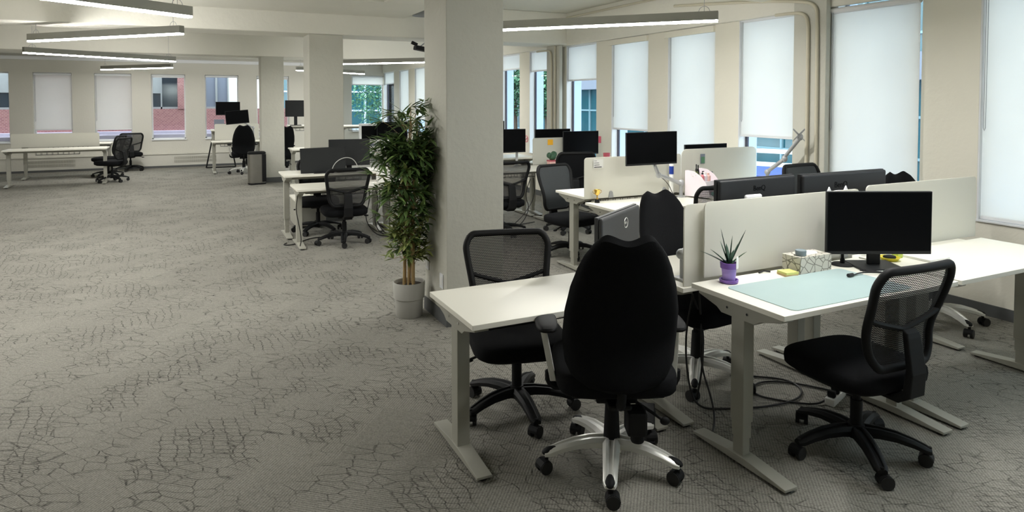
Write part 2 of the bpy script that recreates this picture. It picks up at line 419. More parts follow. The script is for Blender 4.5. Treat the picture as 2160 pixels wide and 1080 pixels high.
# radiator cover along the back wall
r=empty('radiator_cover',(0,YB-.08,0),0,'long low painted radiator cover with slotted grille under the back windows','radiator cover')
MB().box(-7.9,3.29,-.07,.07,.035,.33).build('cabinet','backwall',r,bevel=.004)
MB().box(-7.9,3.29,-.09,.075,.33,.35).build('ledge','backwall',r,bevel=.004)
for gx in (-.36,-3.4):
    g=MB()
    for k in range(46):
        for z in (.12,.205): g.box(gx+k*.021,gx+k*.021+.009,-.078,-.0705,z,z+.065)
    g.build('grille','leg',r)
o=structure(MB().box(4.49,5.5,20.25,20.36,.72,.75).build('trim_10','wframe'))
# pale lines: soffit light strip along the back wall head
structure(MB().box(-8,3.3,YB-.05,YB-.005,2.62,2.70).build('trim_11','wframe'))

# ---------------------------------------------------------------- windows
WN=[0]
def window_right(a,b):
    WN[0]+=1; n='window_%d'%WN[0]
    o=structure(MB().box(XW+.117,XW+.123,a+.0,b-.0,SILL,HEAD).build(n,'glass'))
    g=MB(); f=.035
    g.box(XW+.1,XW+.13,a,a+f,SILL,HEAD).box(XW+.1,XW+.13,b-f,b,SILL,HEAD).box(XW+.1,XW+.13,a,b,SILL,SILL+f).box(XW+.1,XW+.13,a,b,HEAD-f,HEAD+.06)
    g.build('window_frame','frame',o)
    MB().box(XW-.02,XW+.1,a,b,SILL-.0,SILL+.012).build('window_sill','wframe',o)
    g=MB().box(XW+.002,XW+.1,b-.012,b,SILL+.012,HEAD)
    g.build('side_reveal','wframe',o)
for a,b in OPEN: window_right(a,b)
def window_back(a,b,y,z0,z1,mull=()):
    WN[0]+=1; n='window_%d'%WN[0]
    o=structure(MB().box(a,b,y+.145,y+.151,z0,z1).build(n,'glass'))
    f=.03; g=MB()
    g.box(a,a+f,y+.13,y+.165,z0,z1).box(b-f,b,y+.13,y+.165,z0,z1).box(a,b,y+.13,y+.165,z0,z0+f).box(a,b,y+.13,y+.165,z1-f,z1)
    for m_ in mull: g.box(m_-.012,m_+.012,y+.13,y+.165,z0,z1)
    g.build('window_frame','wframe',o)
    MB().box(a-.01,b+.02,y-.03,y+.13,z0-.02,z0+.006).build('window_sill','wframe',o)
for a,b in BW: window_back(a,b,YB,BS,BH)
window_back(4.49,5.5,20.35,.75,2.45)

# ---------------------------------------------------------------- roller blinds (hang inside the openings)
def blind(loc,wd,drop,label,axis='y',tube=True,top=HEAD,proud=0):
    # local x along the width, hangs down from z=0
    o=empty('roller_blind',loc,-90 if axis=='y' else 0,label,'blind','white roller blinds')
    MB().box(0,wd,-.002,.002,-drop,0).build('blind_fabric','blind',o)
    MB().box(0,wd,-.012,.012,-drop-.025,-drop).build('bottom_bar','wframe',o,bevel=.004)
    g=MB(); T=Matrix.Translation((0,0,.0))@Matrix.Rotation(R(90),4,'Y')
    g.cyl((0,0,0),.028,wd,T=T); g.build('roller_tube','wframe',o,smooth=True)
    g=MB(); zc=-min(drop,1.1)
    g.tube([(.015,-.02,0),(.015,-.022,zc),(.022,-.022,zc-.02),(.03,-.022,zc),(.03,-.02,0)],.003,n=6)
    g.build('pull_chain','arm',o)
    return o
RB={ # opening index: (drop bottom z, label)
 4:(.76,'nearest full-length white roller blind at the right end of the window wall'),
 5:(1.285,'white roller blind lowered to just above the blue trailer, beside the near wall pier'),
 6:(.76,'full-length white roller blind behind the pink desk organiser'),
 7:(1.27,'white roller blind stopping just behind the monitor on the raised silver arm'),
 8:(2.0,'half raised white roller blind left of the conduit pier, over dark glass view'),
 9:(2.2,'short raised white roller blind on far side of the conduit pier'),
 10:(2.27,'short raised white roller blind right next to the nearest column edge'),
 3:(.76,'full-length white roller blind beyond the nearest window at the photo edge'),
 14:(1.2,'narrow pale blind beside the bamboo top, nearest to the big column'),
 15:(1.1,'narrow pale blind at the far end of the window wall'),
 16:(2.2,'raised pale blind at the far corner window on the side wall')}
for i,(zb,lab) in RB.items():
    a,b=OPEN[i]; top=2.545
    if i==4: o=blind((XW-.03,b+.03,2.50),b-a+.03,2.50-zb,lab)
    else: o=blind((XW+.035,b-.014,top),b-a-.03,top-zb,lab)
# valance strips above recessed blinds
for i in (7,6): 
    a,b=OPEN[i]
    tag(MB().box(XW-.03,XW+.01,a-.0,b+.05,2.46,2.535).build('blind_valance','wall'),'cream valance strip over the window with the %s blind'%('full-length' if i==6 else 'half lowered middle'),'valance')
BB={4:(.98,'white roller blind at the left photo edge on the back wall, nearly closed'),3:(1.0,'white roller blind further left on the back wall'),
    5:(2.27,'rolled up white blind over the back window with the brick view'),6:(2.30,'rolled up white blind over the window behind the far standing desk'),7:(2.26,'rolled up white blind over the window beside the farthest column')}
for i,(zb,lab) in BB.items():
    a,b=BW[i]; blind((a+.01,YB+.06,BH-.035),b-a-.02,BH-.035-zb,lab,axis='x')
blind((4.5,20.42,2.42),.99,.24,'short raised blind on the far corner window with the tree view',axis='x')

# ---------------------------------------------------------------- pendants
def pendant(x,y,ang,L,label,z=2.35,near=False):
    # end at (x,y); runs L metres in direction ang (degrees from +X)
    o=empty('pendant_lamp',(x,y,z),ang,label,'pendant lamp','linear pendant lamps')
    MB().box(0,L,-.032,.032,.016,.095).build('housing','housing',o,bevel=.003)
    MB().box(.006,L-.006,-.029,.029,0,.016).build('diffuser','tube',o)
    for d in (.12,L-.12):
        g=MB().tube([(d,0,.095),(d,0,ZC-z)],.0025,n=6)
        g.tube([(d-.05,0,.095),(d-.035,0,.13),(d,0,.145),(d+.035,0,.13),(d+.05,0,.095)],.0025,n=6,smooth=1)
        g.build('hanging_wire','arm',o)
    return o
A1=180+36.0; A2=132.6
pendant(4.185,4.409,A2,2.45,'long linear pendant lamp across the middle of the windows, right of the nearest column')
pendant(0.02,6.162,A1,2.4,'topmost linear pendant lamp at the upper left')
pendant(-.06,7.725,A2,2.4,'second linear pendant lamp from the top at the left, sloping the other way')
pendant(-.22,13.16,A1,2.4,'third linear pendant lamp down at the left, beyond the beam')
pendant(-.32,15.6,A2-2,2.2,'lowest and farthest linear pendant lamp at the left')
pendant(4.25,11.05,A2+3,2.6,'linear pendant lamp spanning between the middle column and the nearest column')
pendant(4.07,17.0,A1,2.3,'short looking far pendant lamp right of the middle column')
pendant(4.0,2.7,A1,2.3,'linear pendant lamp overhead above the front desks')
pendant(-3.6,4.2,A2,2.4,'linear pendant lamp far over the left side of the room')
pendant(-3.5,9.0,A1,2.4,'linear pendant lamp over the far left floor area')

# ================================================================ desks
def desk(x0,x1,y0,y1,z,label,group=None,lift=None,cable_tray=True,legs=(0,1)):
    """height adjustable desk; x0..x1, y0..y1 tabletop, z top height; lift = how far the legs are telescoped out"""
    cx,cy=(x0+x1)/2,(y0+y1)/2; w=x1-x0; d=y1-y0
    if lift is None: lift=max(0,z-.69)
    o=empty('height_adjustable_desk',(cx,cy,0),0,label,'desk',group)
    MB().box(-w/2,w/2,-d/2,d/2,z-.024,z).build('tabletop','top',o,bevel=.002)
    for i,s in enumerate((-1,1)):
        if i not in legs: continue
        lx=s*(w/2-.055)
        # foot: long low bar, higher at the middle
        g=MB(); hw=.036
        prof=[(-.28,.012),(-.28,.024),(-.05,.046),(.05,.046),(.28,.024),(.28,.012)]
        T=Matrix.Translation((lx-hw,0,0))@Matrix.Rotation(R(90),4,'Z')
        g.prism(prof,-2*hw,T)
        f=g.build('foot','leg',o,bevel=.002)
        MB().cyl((lx,-.25,0),.022,.013).cyl((lx,.25,0),.022,.013).build('glide_pads','glide',f)
        g=MB(); top=z-.085
        a=.042+lift*.0
        if lift>.03:
            z1=.045+lift*.75+.02; z2=z1+lift*.75+.02
            g.box(lx-.022,lx+.022,-.030,.030,.03,z1); g.box(lx-.026,lx+.026,-.034,.034,z1,z2); g.box(lx-.031,lx+.031,-.039,.039,z2,top)
        else: g.box(lx-.031,lx+.031,-.039,.039,.03,top)
        g.build('leg','leg',o,bevel=.003)
        # side bracket under the top
        g=MB(); q=d/2-.03; zt=z-.025
        prof=[(-q,zt),(q,zt),(q,zt-.018),(.13,zt-.05),(.10,zt-.07),(-.10,zt-.07),(-.13,zt-.05),(-q,zt-.018)]
        T=Matrix.Translation((lx-.034,0,0))@Matrix.Rotation(R(90),4,'Z')
        g.prism(prof,-.068,T)
        b=g.build('side_bracket','leg',o,bevel=.002)
        g=MB()
        for yy in (-.06,.06):
            T=Matrix.Translation((lx+s*.034,yy,zt-.035))@Matrix.Rotation(R(90)*s,4,'Y'); g.cyl((0,0,0),.006,.004,n=10,T=T)
        g.build('bolt','chrome',b)
    g=MB().box(-w/2+.08,w/2-.08,-.10,-.06,z-.07,z-.03).box(-w/2+.08,w/2-.08,.06,.10,z-.07,z-.03)
    g.build('crossbar','leg',o)
    if cable_tray:
        g=MB(); 
        for k in range(9): xx=-.36+k*.09; g.tube([(xx,-.045,z-.04),(xx,-.045,z-.12),(xx,.045,z-.12),(xx,.045,z-.04)],.003,n=5)
        g.tube([(-.36,-.045,z-.12),(.36,-.045,z-.12)],.003,n=5); g.tube([(-.36,.045,z-.12),(.36,.045,z-.12)],.003,n=5)
        g.build('cable_basket','blackp',o)
    return o
D=desk
D(1.07,2.15,2.56,3.12,.693,'empty white desk end at the front left, big black chair pushed up to it')
D(2.19,3.39,1.91,2.47,.763,'white desk on raised grey legs holding the pale teal mat and purple pot')
D(2.19,3.39,2.53,3.11,.72,'white desk behind the long frosted divider, with the nearer two black monitors',lift=.03)
D(3.42,4.62,1.91,2.47,.763,'white desk at the right photo edge under the yellow item')
D(3.42,4.62,2.53,3.11,.73,'white desk behind the right hand divider, next to the nearest window')
D(3.31,4.47,4.62,5.19,.705,'white desk in the middle group carrying the small gold trophy')
D(3.32,4.47,5.22,5.76,.752,'white desk in the middle group behind the divider with the note')
D(4.50,5.40,4.62,5.19,.72,'white desk in the middle group next to the windows with the pink organiser')
D(4.50,5.40,5.22,5.76,.735,'white desk in the middle group by the windows behind the pink organiser')
D(3.25,4.44,7.61,8.19,.75,'far white desk just right of the nearest column with cables hanging under it')
D(3.25,4.44,8.24,8.82,.86,'raised far white desk right behind the cabled one')
D(4.47,5.38,7.61,8.19,.75,'far white desk by the windows with the orange noted divider',cable_tray=False)
D(4.47,5.38,8.24,8.82,.75,'farthest white desk by the windows carrying the wide dark monitors',cable_tray=False)
D(1.05,2.25,7.50,8.08,.676,'front white desk of the left group beside the bamboo plant')
D(.995,2.20,8.13,8.71,.77,'raised rear white desk of the left group with two black monitors')
D(2.27,3.22,7.50,8.08,.70,'white desk of the left group partly hidden behind the bamboo plant')
D(2.23,3.22,8.13,8.71,.76,'rear white desk of the left group hidden behind the bamboo plant')
D(2.15,3.4,11.1,11.7,.74,'white desk behind the middle column under the white drawer unit')
D(3.45,4.6,11.1,11.7,.74,'distant white desk behind the top of the bamboo')
D(1.95,3.0,14.95,15.55,1.12,'tall raised white desk between the two farther columns',lift=.42)
D(3.1,4.2,14.95,15.55,1.10,'tall raised white desk seen right of the middle column',lift=.40)
D(1.75,2.9,13.1,13.7,.73,'low white desk between the two farther columns')
D(.44,1.54,16.3,16.9,.73,'far white desk behind the steel bin',legs=(0,1))
D(.44,1.54,16.95,17.55,.98,'far white desk raised higher next to the back wall',lift=.28)
D(-3.2,-1.56,16.75,17.35,.74,'far left white desk nearest to the back wall')
D(-3.2,-1.50,15.3,15.9,.72,'far left white desk at the photo edge in front of the other')

# ================================================================ chairs
def caster(parent,x,y,ang,mat='blackp',z=.0):
    g=MB(); c,s=cos(ang),sin(ang)
    T=Matrix.Translation((x,y,0))@Matrix.Rotation(ang,4,'Z')
    g.cyl((0,0,.052),.009,.035,n=10,T=T)
    # hood
    prof=[]
    for k in range(9): a=PI*k/8; prof.append((.031*cos(a)-.012,.030+.030*sin(a)))
    g.prism([(x_,z_) for x_,z_ in prof],.05,T@Matrix.Translation((0,-.025,0)))
    o=g.build('caster','blackp',parent)
    g=MB()
    for yy in (-.029,.011):
        T2=T@Matrix.Translation((-.012,yy,.029))@Matrix.Rotation(R(-90),4,'X'); g.cyl((0,0,0),.029,.018,n=18,T=T2)
    g.build('wheel','glide',o,smooth=True)
def base(o,mat,rad=.30,rot=0,zh=.145):
    b=None
    g=MB()
    for k in range(5):
        a=rot+2*PI*k/5; rings=[]
        for t in [0,.25,.5,.75,.92,1.0]:
            rr=.025+t*(rad-.025); w_=.040-.012*t; zt=zh+.008*sin(PI*t)-.05*t*t; h=.042-.018*t
            if t==1.0: w_*=.7;h*=.8
            c,s=cos(a),sin(a); R_=[]
            for (u,v) in ((-1,0),(-1,.62),(-.62,1.0),(-.36,1.0),(-.22,.8),(.22,.8),(.36,1.0),(.62,1.0),(1,.62),(1,0)):
                uu=u*w_; R_.append((rr*c-uu*s,rr*s+uu*c,zt-h+v*h))
            rings.append(R_)
        g.loft(rings)
    g.cyl((0,0,zh-.055),.042,.06,r1=.036,n=24)
    b=g.build('five_spoke_base',mat,o,smooth=True)
    if mat=='silver':
        for k in range(5):
            a=rot+2*PI*k/5; g=MB(); g.ell((0,0,0),.036,.022,.016,T=Matrix.Translation((cos(a)*(rad-.024),sin(a)*(rad-.024),zh-.050))@Matrix.Rotation(a,4,'Z')@Matrix.Rotation(.25,4,'Y'))
            g.build('end_cap','blackp',b,smooth=True)
    for k in range(5):
        a=rot+2*PI*k/5; caster(o,cos(a)*rad*.97,sin(a)*rad*.97,a+.9+k*1.3)
def fabric_chair(name,label,loc,rz,rot0=0,arms=True,H=1.11,group=None):
    o=empty(name,loc,rz,label,'chair',group)
    base(o,'silver',.31,rot0)
    MB().cyl((0,0,.12),.038,.17,r1=.030,n=24).cyl((0,0,.28),.022,.08,n=18).build('gas_column','blackp',o,smooth=True)
    g=MB().box(-.09,.09,-.13,.10,.345,.395); g.box(-.05,.05,-.21,-.1,.35,.375)
    g.build('tilt_mechanism','blackp',o,bevel=.01)
    g=MB().tube([(.05,.02,.36),(.17,.04,.35),(.24,.04,.33)],.007,smooth=1); g.ell((.25,.04,.328),.03,.012,.01)
    g.tube([(.05,-.08,.36),(.15,-.10,.30),(.2,-.12,.27)],.007,smooth=1); g.ell((.21,-.12,.265),.022,.012,.018)
    g.build('lever','blackp',o,smooth=True)
    # knob block
    MB().box(.03,.115,-.215,-.12,.24,.345).cyl((.08,-.17,.2),.03,.05,n=16).build('adjuster_knob','blackp',o,bevel=.012)
    # seat
    def sf(u,v):
        x=(u*2-1); y=(v*2-1); return (x*.255*(1-.05*max(0,y)**2),0,0)
    g=MB(); g.ell((0,.02,.452),.262,.255,.058,e=.42,nu=36,nv=16)
    g.build('seat','fabric',o,smooth=True)
    MB().box(-.2,.2,-.17,.21,.385,.405).build('seat_pan','blackp',o,bevel=.01)
    # backrest: egg outline with two soft peaks and a dip between
    z0=.44; hh=H-z0
    Wp=[(0,.42),(.03,.66),(.08,.84),(.18,.96),(.32,1.0),(.5,.98),(.65,.91),(.78,.81),(.88,.71),(.95,.61),(1,.51)]
    def W(v):
        for (a,b),(c,d) in zip(Wp,Wp[1:]):
            if a<=v<=c: t=(v-a)/(c-a); t=t*t*(3-2*t)*.35+t*.65; return b+(d-b)*t
        return Wp[-1][1]
    def bf(u,v):
        x=(u*2-1); w_=W(v)*.243
        dip=(-.024*cos(PI*min(abs(x),.7)/1.4)**2-.035*(max(0,abs(x)-.6)/.4)**2)*max(0,(v-.55)/.45)**2
        z=z0+v*hh+dip
        yc=-.245+ .035*math.exp(-((v-.28)/.2)**2) - .085*(v-.3)*(v>.3) - .05*(v-.3)*(v-.3)*2
        yc+= .05*x*x*(1-.5*v)   # wraps forward at the sides
        return (x*w_,yc,z)
    def bt(u,v):
        x=abs(u*2-1); e=max(0,1-x**5)**.5; f=max(0,1-abs(2*v-1)**12)**.5
        return (.034*e*f,.040*e*f)
    g=MB(); g.sheet(bf,28,30,bt); g.build('backrest','fabric',o,smooth=True)
    MB().tube([(0,-.12,.368),(0,-.20,.362),(0,-.235,.40),(0,-.235,.50)],.02,n=10,smooth=2).build('back_support_bar','blackp',o,smooth=True)
    if arms:
        for s in (-1,1):
            g=MB()
            rings=[]
            for t,(yy,zz) in enumerate(((-.04,.42),(-.055,.50),(-.07,.58),(-.075,.655))):
                w_=.014;d_=.026-.002*t
                xx=(.262 if s>0 else -.315+.045*(1-t/3))
                rings.append([(xx-w_,yy-d_,zz),(xx+w_,yy-d_,zz),(xx+w_,yy+d_,zz),(xx-w_,yy+d_,zz)])
            g.loft(rings)
            a=g.build('armrest','silver',o,bevel=.004)
            g=MB(); g.ell((s*(.26 if s>0 else .30),-.03,.672),.05,.12,.02,e=.7,nu=24,nv=10); g.build('arm_pad','blackp',a,smooth=True)
            MB().tube([(s*.1,-.02,.385),(s*.25,-.02,.375),(s*.285,-.02,.40),(s*.285,-.022,.45)],.019,n=8,smooth=1).build('arm_bracket','blackp',a,smooth=True)
    return o
def mesh_chair(name,label,loc,rz,rot0=0,arms=False,H=.91,seat=.43,group=None,backmat='mesh',jacket=False):
    o=empty(name,loc,rz,label,'chair',group)
    base(o,'blackp',.305,rot0,zh=.13)
    MB().cyl((0,0,.10),.027,.15,n=18).cyl((0,0,.24),.018,seat-.09-.24+.03,n=16).build('gas_column','blackp',o,smooth=True)
    MB().box(-.09,.09,-.12,.12,seat-.115,seat-.07).build('tilt_mechanism','blackp',o,bevel=.012)
    g=MB().tube([(.06,.03,seat-.09),(.2,.05,seat-.10),(.26,.05,seat-.12)],.007,smooth=1); g.ell((.268,.05,seat-.125),.028,.012,.01)
    g.build('lever','blackp',o,smooth=True)
    g=MB(); g.ell((0,.02,seat-.035),.255,.25,.05,e=.45,nu=36,nv=14); g.build('seat','fabric',o,smooth=True)
    g=MB(); g.ell((0,.02,seat-.072),.235,.225,.022,e=.5,nu=32,nv=8); g.build('seat_shell','blackp',o,smooth=True)
    z0=seat+.045; z1=H; zm=z0+.24*(z1-z0)
    def yc(z,x):
        t=(z-z0)/(z1-z0); return -.235+.03*math.exp(-((t-.3)/.25)**2)-.075*t*t + .9*x*x*.35
    hw=lambda z: (.185+.055*min(1,max(0,(z-z0)/(z1-z0))/.8))
    # frame: rounded loop, thicker on the sides
    loop=[]
    def add(x,z): loop.append((x,yc(z,x),z))
    n=8
    zt=z1-.018
    for k in range(n+1): t=k/n; add(-hw(z0)*.82+2*hw(z0)*.82*t,z0-.0)
    ztop=zt
    for k in range(1,n): t=k/n; z=z0+t*(ztop-z0); add(hw(z),z)
    for k in range(n+1): t=k/n; add(hw(ztop)*.86*(1-2*t),ztop+.004)
    for k in range(n-1,0,-1): t=k/n; z=z0+t*(ztop-z0); add(-hw(z),z)
    g=MB(); g.tube(loop,.019,n=10,smooth=2,closed=True); fr=g.build('back_frame','blackp',o,smooth=True)
    # cross members, V shaped
    zc=z0+(z1-z0)*.42
    g=MB(); L_=[]
    for k in range(13):
        x=-1+2*k/12; z=zc-.035*(1-abs(x))**.7+.03*abs(x); L_.append((x*hw(z)*.98,yc(z,x*hw(z))-.008,z))
    g.tube(L_,.013,n=8)
    g.build('cross_bar','blackp',fr,smooth=True)
    g=MB()
    def mf(u,v): x=(u*2-1); z=z0+v*(zt-z0); return (x*hw(z)*.97,yc(z,x*hw(z)),z)
    N=14;vs=[];fs=[]
    for j in range(N+1):
        for i in range(N+1): vs.append(mf(i/N,j/N))
    for j in range(N):
        for i in range(N): a=j*(N+1)+i; fs.append((a,a+1,a+N+2,a+N+1))
    if backmat=='mesh':
        g._add(vs,fs); g.build('back_mesh','mesh',o,smooth=True)
    else:
        g.sheet(lambda u,v:mf(u,v),14,16,lambda u,v:(.012*max(0,1-(2*u-1)**6)**.5,)*2); g.build('back_pad',backmat,o,smooth=True)
    # spine
    g=MB(); rings=[]
    for (y,z,w_,d) in ((-.10,seat-.10,.05,.015),(-.22,seat-.10,.05,.018),(-.275,seat-.06,.05,.018),(-.285,seat+.04,.048,.016),(-.262,zc-.05,.045,.014),(-.258,zc-.03,.04,.012)):
        rings.append([(-w_,y-d,z-d*.6),(w_,y-d,z-d*.6),(w_,y+d,z+d*.6),(-w_,y+d,z+d*.6)])
    g.loft(rings); g.build('spine','blackp',o,bevel=.006)
    if arms:
        for s in (-1,1):
            a=MB().tube([(s*.1,0,seat-.09),(s*.29,0,seat-.09),(s*.305,0,seat-.02),(s*.305,-.01,seat+.19)],.016,n=8,smooth=1).build('armrest','blackp',o,smooth=True)
            g=MB(); g.ell((s*.30,.0,seat+.205),.045,.12,.016,e=.7); g.build('arm_pad','blackp',a,smooth=True)
    return o
fc=fabric_chair; mc=mesh_chair
big=fc('office_chair','big high-backed black fabric chair in the foreground, seen from behind, silver base',(1.69,2.42,0),-25,R(43),H=1.125)
m1=mc('mesh_chair','black mesh-backed chair facing the viewer behind empty front desk',(1.55,3.10,0),165,R(26))
fc('office_chair','black fabric chair with silver base facing us behind the frosted divider',(2.68,2.97,0),186,R(40),H=1.09)
mc('mesh_chair','black mesh chair at the right photo edge under the teal mat desk',(2.80,2.02,0),-2,R(22),H=.955,seat=.45,arms=False)
c=fc('office_chair','black fabric chair with double peaked top next to the nearest full-length blind',(4.98,2.95,0),178,R(0),H=1.10,arms=False)
mc('mesh_chair','black rounded chair top poking up behind the right hand black monitor',(4.92,3.84,0),184,R(20),H=1.09,seat=.5,backmat='leather')
mc('mesh_chair','black mesh chair seen left of the two logo-backed monitors',(4.12,4.52,0),-8,R(10),H=.93)
mc('mesh_chair','charcoal smooth-backed chair behind the middle desks, left of the divider with the note',(3.66,6.02,0),192,R(60),H=.955,backmat='leather')
mc('office_chair','black high-backed chair beside the charcoal one, in front of the wide dark monitors',(4.33,7.14,0),-16,R(20),H=1.03,seat=.46,backmat='fabric')
mc('mesh_chair','black mesh chair seen from behind directly right of the nearest column',(3.47,7.36,0),3,R(200),H=.93)
mc('mesh_chair','black mesh chair seen from behind at the front desk of the left group',(1.60,7.70,0),-2,R(42),H=.90,seat=.42)
mc('mesh_chair','black chair behind the raised rear desk of the left group',(1.44,8.50,0),172,R(200),H=.90,backmat='leather')
mc('mesh_chair','grey backed chair behind the left group, just right of the farthest column',(1.72,9.0+.9,0),160,R(20),H=.95,backmat='leather')
far=dup(big,(1.10,16.75-.55,0),-3,'distant black fabric chair with silver base at the desk behind the steel bin')
dup(big,(1.76,15.15,0),20,'black fabric chair seen between the two farther columns')
dup(m1,(-1.28,18.0,0),10,'mesh chair standing alone before the back wall left of the brick view window')
dup(m1,(-1.45,15.72,0),60,'leftmost of the black chairs cut by the left photo edge')
dup(m1,(-1.62,16.75,0),70,'black mesh chair between the far left desks')

# ================================================================ monitors
def monitor(label,loc,rz,w,h,zc,mat='bez',tilt=0,stand='pole',logo=None,group=None,base_=None,scr='scr',smoothback=False):
    """screen faces local -y; loc is the point on the desk under the stand, zc = height of panel centre above it"""
    o=empty('monitor',loc,rz,label,'monitor',group)
    T=Matrix.Translation((0,0,zc))@Matrix.Rotation(R(tilt),4,'Y')
    p=MB().box(-w/2,w/2,-.012,.008,-h/2,h/2,T=T).build('panel',mat,o,bevel=.003)
    if smoothback: MB().box(-w/2+.003,w/2-.003,.006,.030,-h/2+.003,h/2-.003,T=T).build('rear_housing',mat,p,bevel=.018,seg=3)
    else: MB().box(-w/2+.1,w/2-.1,.008,.035,-h/2+.05,h/2-.09,T=T).build('rear_housing',mat,p,bevel=.012)
    MB().box(-w/2+.006,w/2-.006,-.0135,-.0115,-h/2+.018,h/2-.006,T=T).build('screen',scr,p)
    if stand=='pole':
        MB().box(-.035,.035,.03,.05,.01,zc).build('stand_neck',mat,o,bevel=.006)
        MB().box(-.12,.12,-.08,.13,.0,.012).build('stand_base',mat,o,bevel=.005)
    elif stand=='arm' and base_ is not None:
        bx,by,zz=base_  # foot position in local coordinates, pole height
        j=(bx*.45+.0, by+.10, zz+.12) if zz>.15 else (.13,.06,zz+.10)
        pl=MB().cyl((bx,by,0),.045,.012).cyl((bx,by,.01),.017,zz).build('arm_pole','arm',o,smooth=True)
        g=MB(); g.tube([(bx,by,zz-.01),((bx+j[0])/2,(by+j[1])/2,zz+.05),j],.021,r1=.017,n=12); g.ell((bx,by,zz),.03,.03,.035)
        g.tube([j,(0,.06,zc)],.018,r1=.015,n=12); g.ell(j,.026,.026,.03)
        g.build('arm_link','arm',o,smooth=True)
        MB().box(-.05,.05,.03,.045,-.05,.05,T=T).build('mount_plate','arm',o,bevel=.003)
    return o
def text(body,size,parent,loc,rot,mat,ext=.0008,name='lettering'):
    c=bpy.data.curves.new(name,'FONT'); c.body=body; c.size=size; c.extrude=ext; c.align_x='CENTER'; c.align_y='CENTER'
    o=bpy.data.objects.new(name,c); C.objects.link(o)
    dg=bpy.context.evaluated_depsgraph_get(); me=bpy.data.meshes.new_from_object(o.evaluated_get(dg)); bpy.data.objects.remove(o)
    me.materials.clear(); me.materials.append(M[mat])
    q=bpy.data.objects.new(name,me); C.objects.link(q); q.parent=parent; q.location=loc; q.rotation_euler=rot; return q
# front group
mon=monitor('large black monitor on a pole stand by the teal mat, cut by photo edge',(3.28,2.26,.763),-26,.56,.335,.243)
b1=monitor('black monitor with logo seen from behind, nearer the bamboo side above the frosted divider',(2.87,2.72,.72),183,.625,.37,.318,stand='arm',base_=(.0,-.2,.2),smoothback=True)
text('BenQ',.042,b1,(0.0,.0305,.318+.125),(R(90),0,R(180)),'scr')
b2=monitor('black monitor with logo seen from behind, right of the other one and by the window',(3.60,2.72,.73),180,.76,.38,.300,stand='arm',base_=(.0,-.2,.2),smoothback=True)
text('BenQ',.05,b2,(0.05,.0305,.300+.115),(R(90),0,R(180)),'scr')
md=monitor('graphite monitor with round logo turned away on the front desk row',(2.01,2.84,.693),213,.54,.32,.225,mat='dellg',smoothback=True)
g=MB(); g.tube([(.026*cos(a),0,.026*sin(a)) for a in [2*PI*k/24 for k in range(24)]],.0022,n=5,closed=True)
lg=g.build('logo_ring','silver',md,loc=(-.05,.0312,.315))
text('D\u2215LL',.018,md,(-.05,.0305,.315),(R(90),0,R(180)),'silver')
# middle group
monitor('black monitor on a silver arm above the desk with the trophy',(3.89,4.95,.705),-2,.575,.31,.505,tilt=-.5,stand='arm',base_=(.46,.14,.14))
monitor('thin black monitor edge showing over the dividers behind the pink organiser',(4.93,5.36,.735),0,.58,.33,.298)
# far right group
monitor('wide dark monitor with a second one against it behind the orange note divider',(5.10,8.12,.75),0,.60,.34,.30,stand='arm',base_=(.2,.12,.2))
monitor('dark monitor half hidden behind the orange note divider',(4.86,8.52,.75),0,.60,.33,.325,stand='arm',base_=(.1,.12,.2))
monitor('black monitor above the mesh chair right beside the nearest column',(3.86,8.0,.75),0,.54,.32,.365,stand='arm',base_=(.2,.12,.25))
monitor('black monitor peeking over another one right beside the nearest column',(3.80,8.55,.86),0,.54,.30,.36)
# left group
monitor('dark monitor in front on the raised desk of the left group, seen flat on',(1.47,8.28,.77),-4,.54,.31,.158,tilt=-1.5,stand='pole',scr='scrgrey')
monitor('dark monitor behind and right of the other on the raised desk of the left group',(1.84,8.5,.77),-3,.52,.34,.225,stand='pole',scr='scrgrey')
monitor('black monitor behind the middle column partly hidden by the bamboo',(3.2,11.3,.74),0,.55,.3,.40)
# far ones
monitor('square looking dark monitor between the two farther columns',(2.1,15.1,1.12),-4,.44,.36,.375,scr='scrgrey')
monitor('nearer of two black monitors over the distant desk, tilted sideways',(.99,16.5,.73),-3,.50,.31,.555,tilt=-5,stand='arm',base_=(.35,.12,.3))
monitor('farther of two black monitors over the distant desk, in front of the window',(.83,17.2,.98),2,.54,.32,.50)

# ================================================================ dividers
def divider(x0,x1,y,z0,z1,label,clips=(),rad=.03,mat='frost',n_=1):
    o=empty('desk_divider',((x0+x1)/2,y,z0),0,label,'desk divider','frosted desk dividers')
    w=(x1-x0)/2; h=z1-z0; pts=[(-w,0.004),(w,.004)]
    for k in range(7): a=PI/2*k/6; pts.append((w-rad+rad*cos(a),h-rad+rad*sin(a)))
    for k in range(7): a=PI/2+PI/2*k/6; pts.append((-w+rad+rad*cos(a),h-rad+rad*sin(a)))
    MB().prism(pts,.008,Matrix.Translation((0,-.004,0))).build('panel',mat,o)
    for c in clips:
        MB().prism([(-.028,0),(.028,0),(.018,.055),(.008,.068),(-.008,.068),(-.018,.055)],.034,Matrix.Translation((c,-.017,0))).build('clip','clip',o,bevel=.003)
    return o
divider(2.30,3.46,2.505,.763,1.147,'long frosted divider behind the purple pot and teal mat',(.45,))
divider(2.205,3.46,2.545,.72,1.135,'second frosted divider just behind the first, showing its left end',())
divider(3.53,4.62,2.51,.763,1.160,'frosted divider at the right photo edge below the nearest window')
dm=divider(3.31,4.46,5.205,.728,1.122,'frosted divider carrying a small printed note behind the gold trophy',(-.28,.36))
divider(4.47,5.50,5.205,.735,1.165,'tall frosted divider behind the pink organiser',(),rad=.06)
divider(4.36,5.38,8.215,.75,1.13,'frosted divider with an orange sticky note at the far desks',(.1,))
divider(.52,1.5,16.93,.73,1.12,'distant frosted divider behind the tilted black monitor',(.2,))
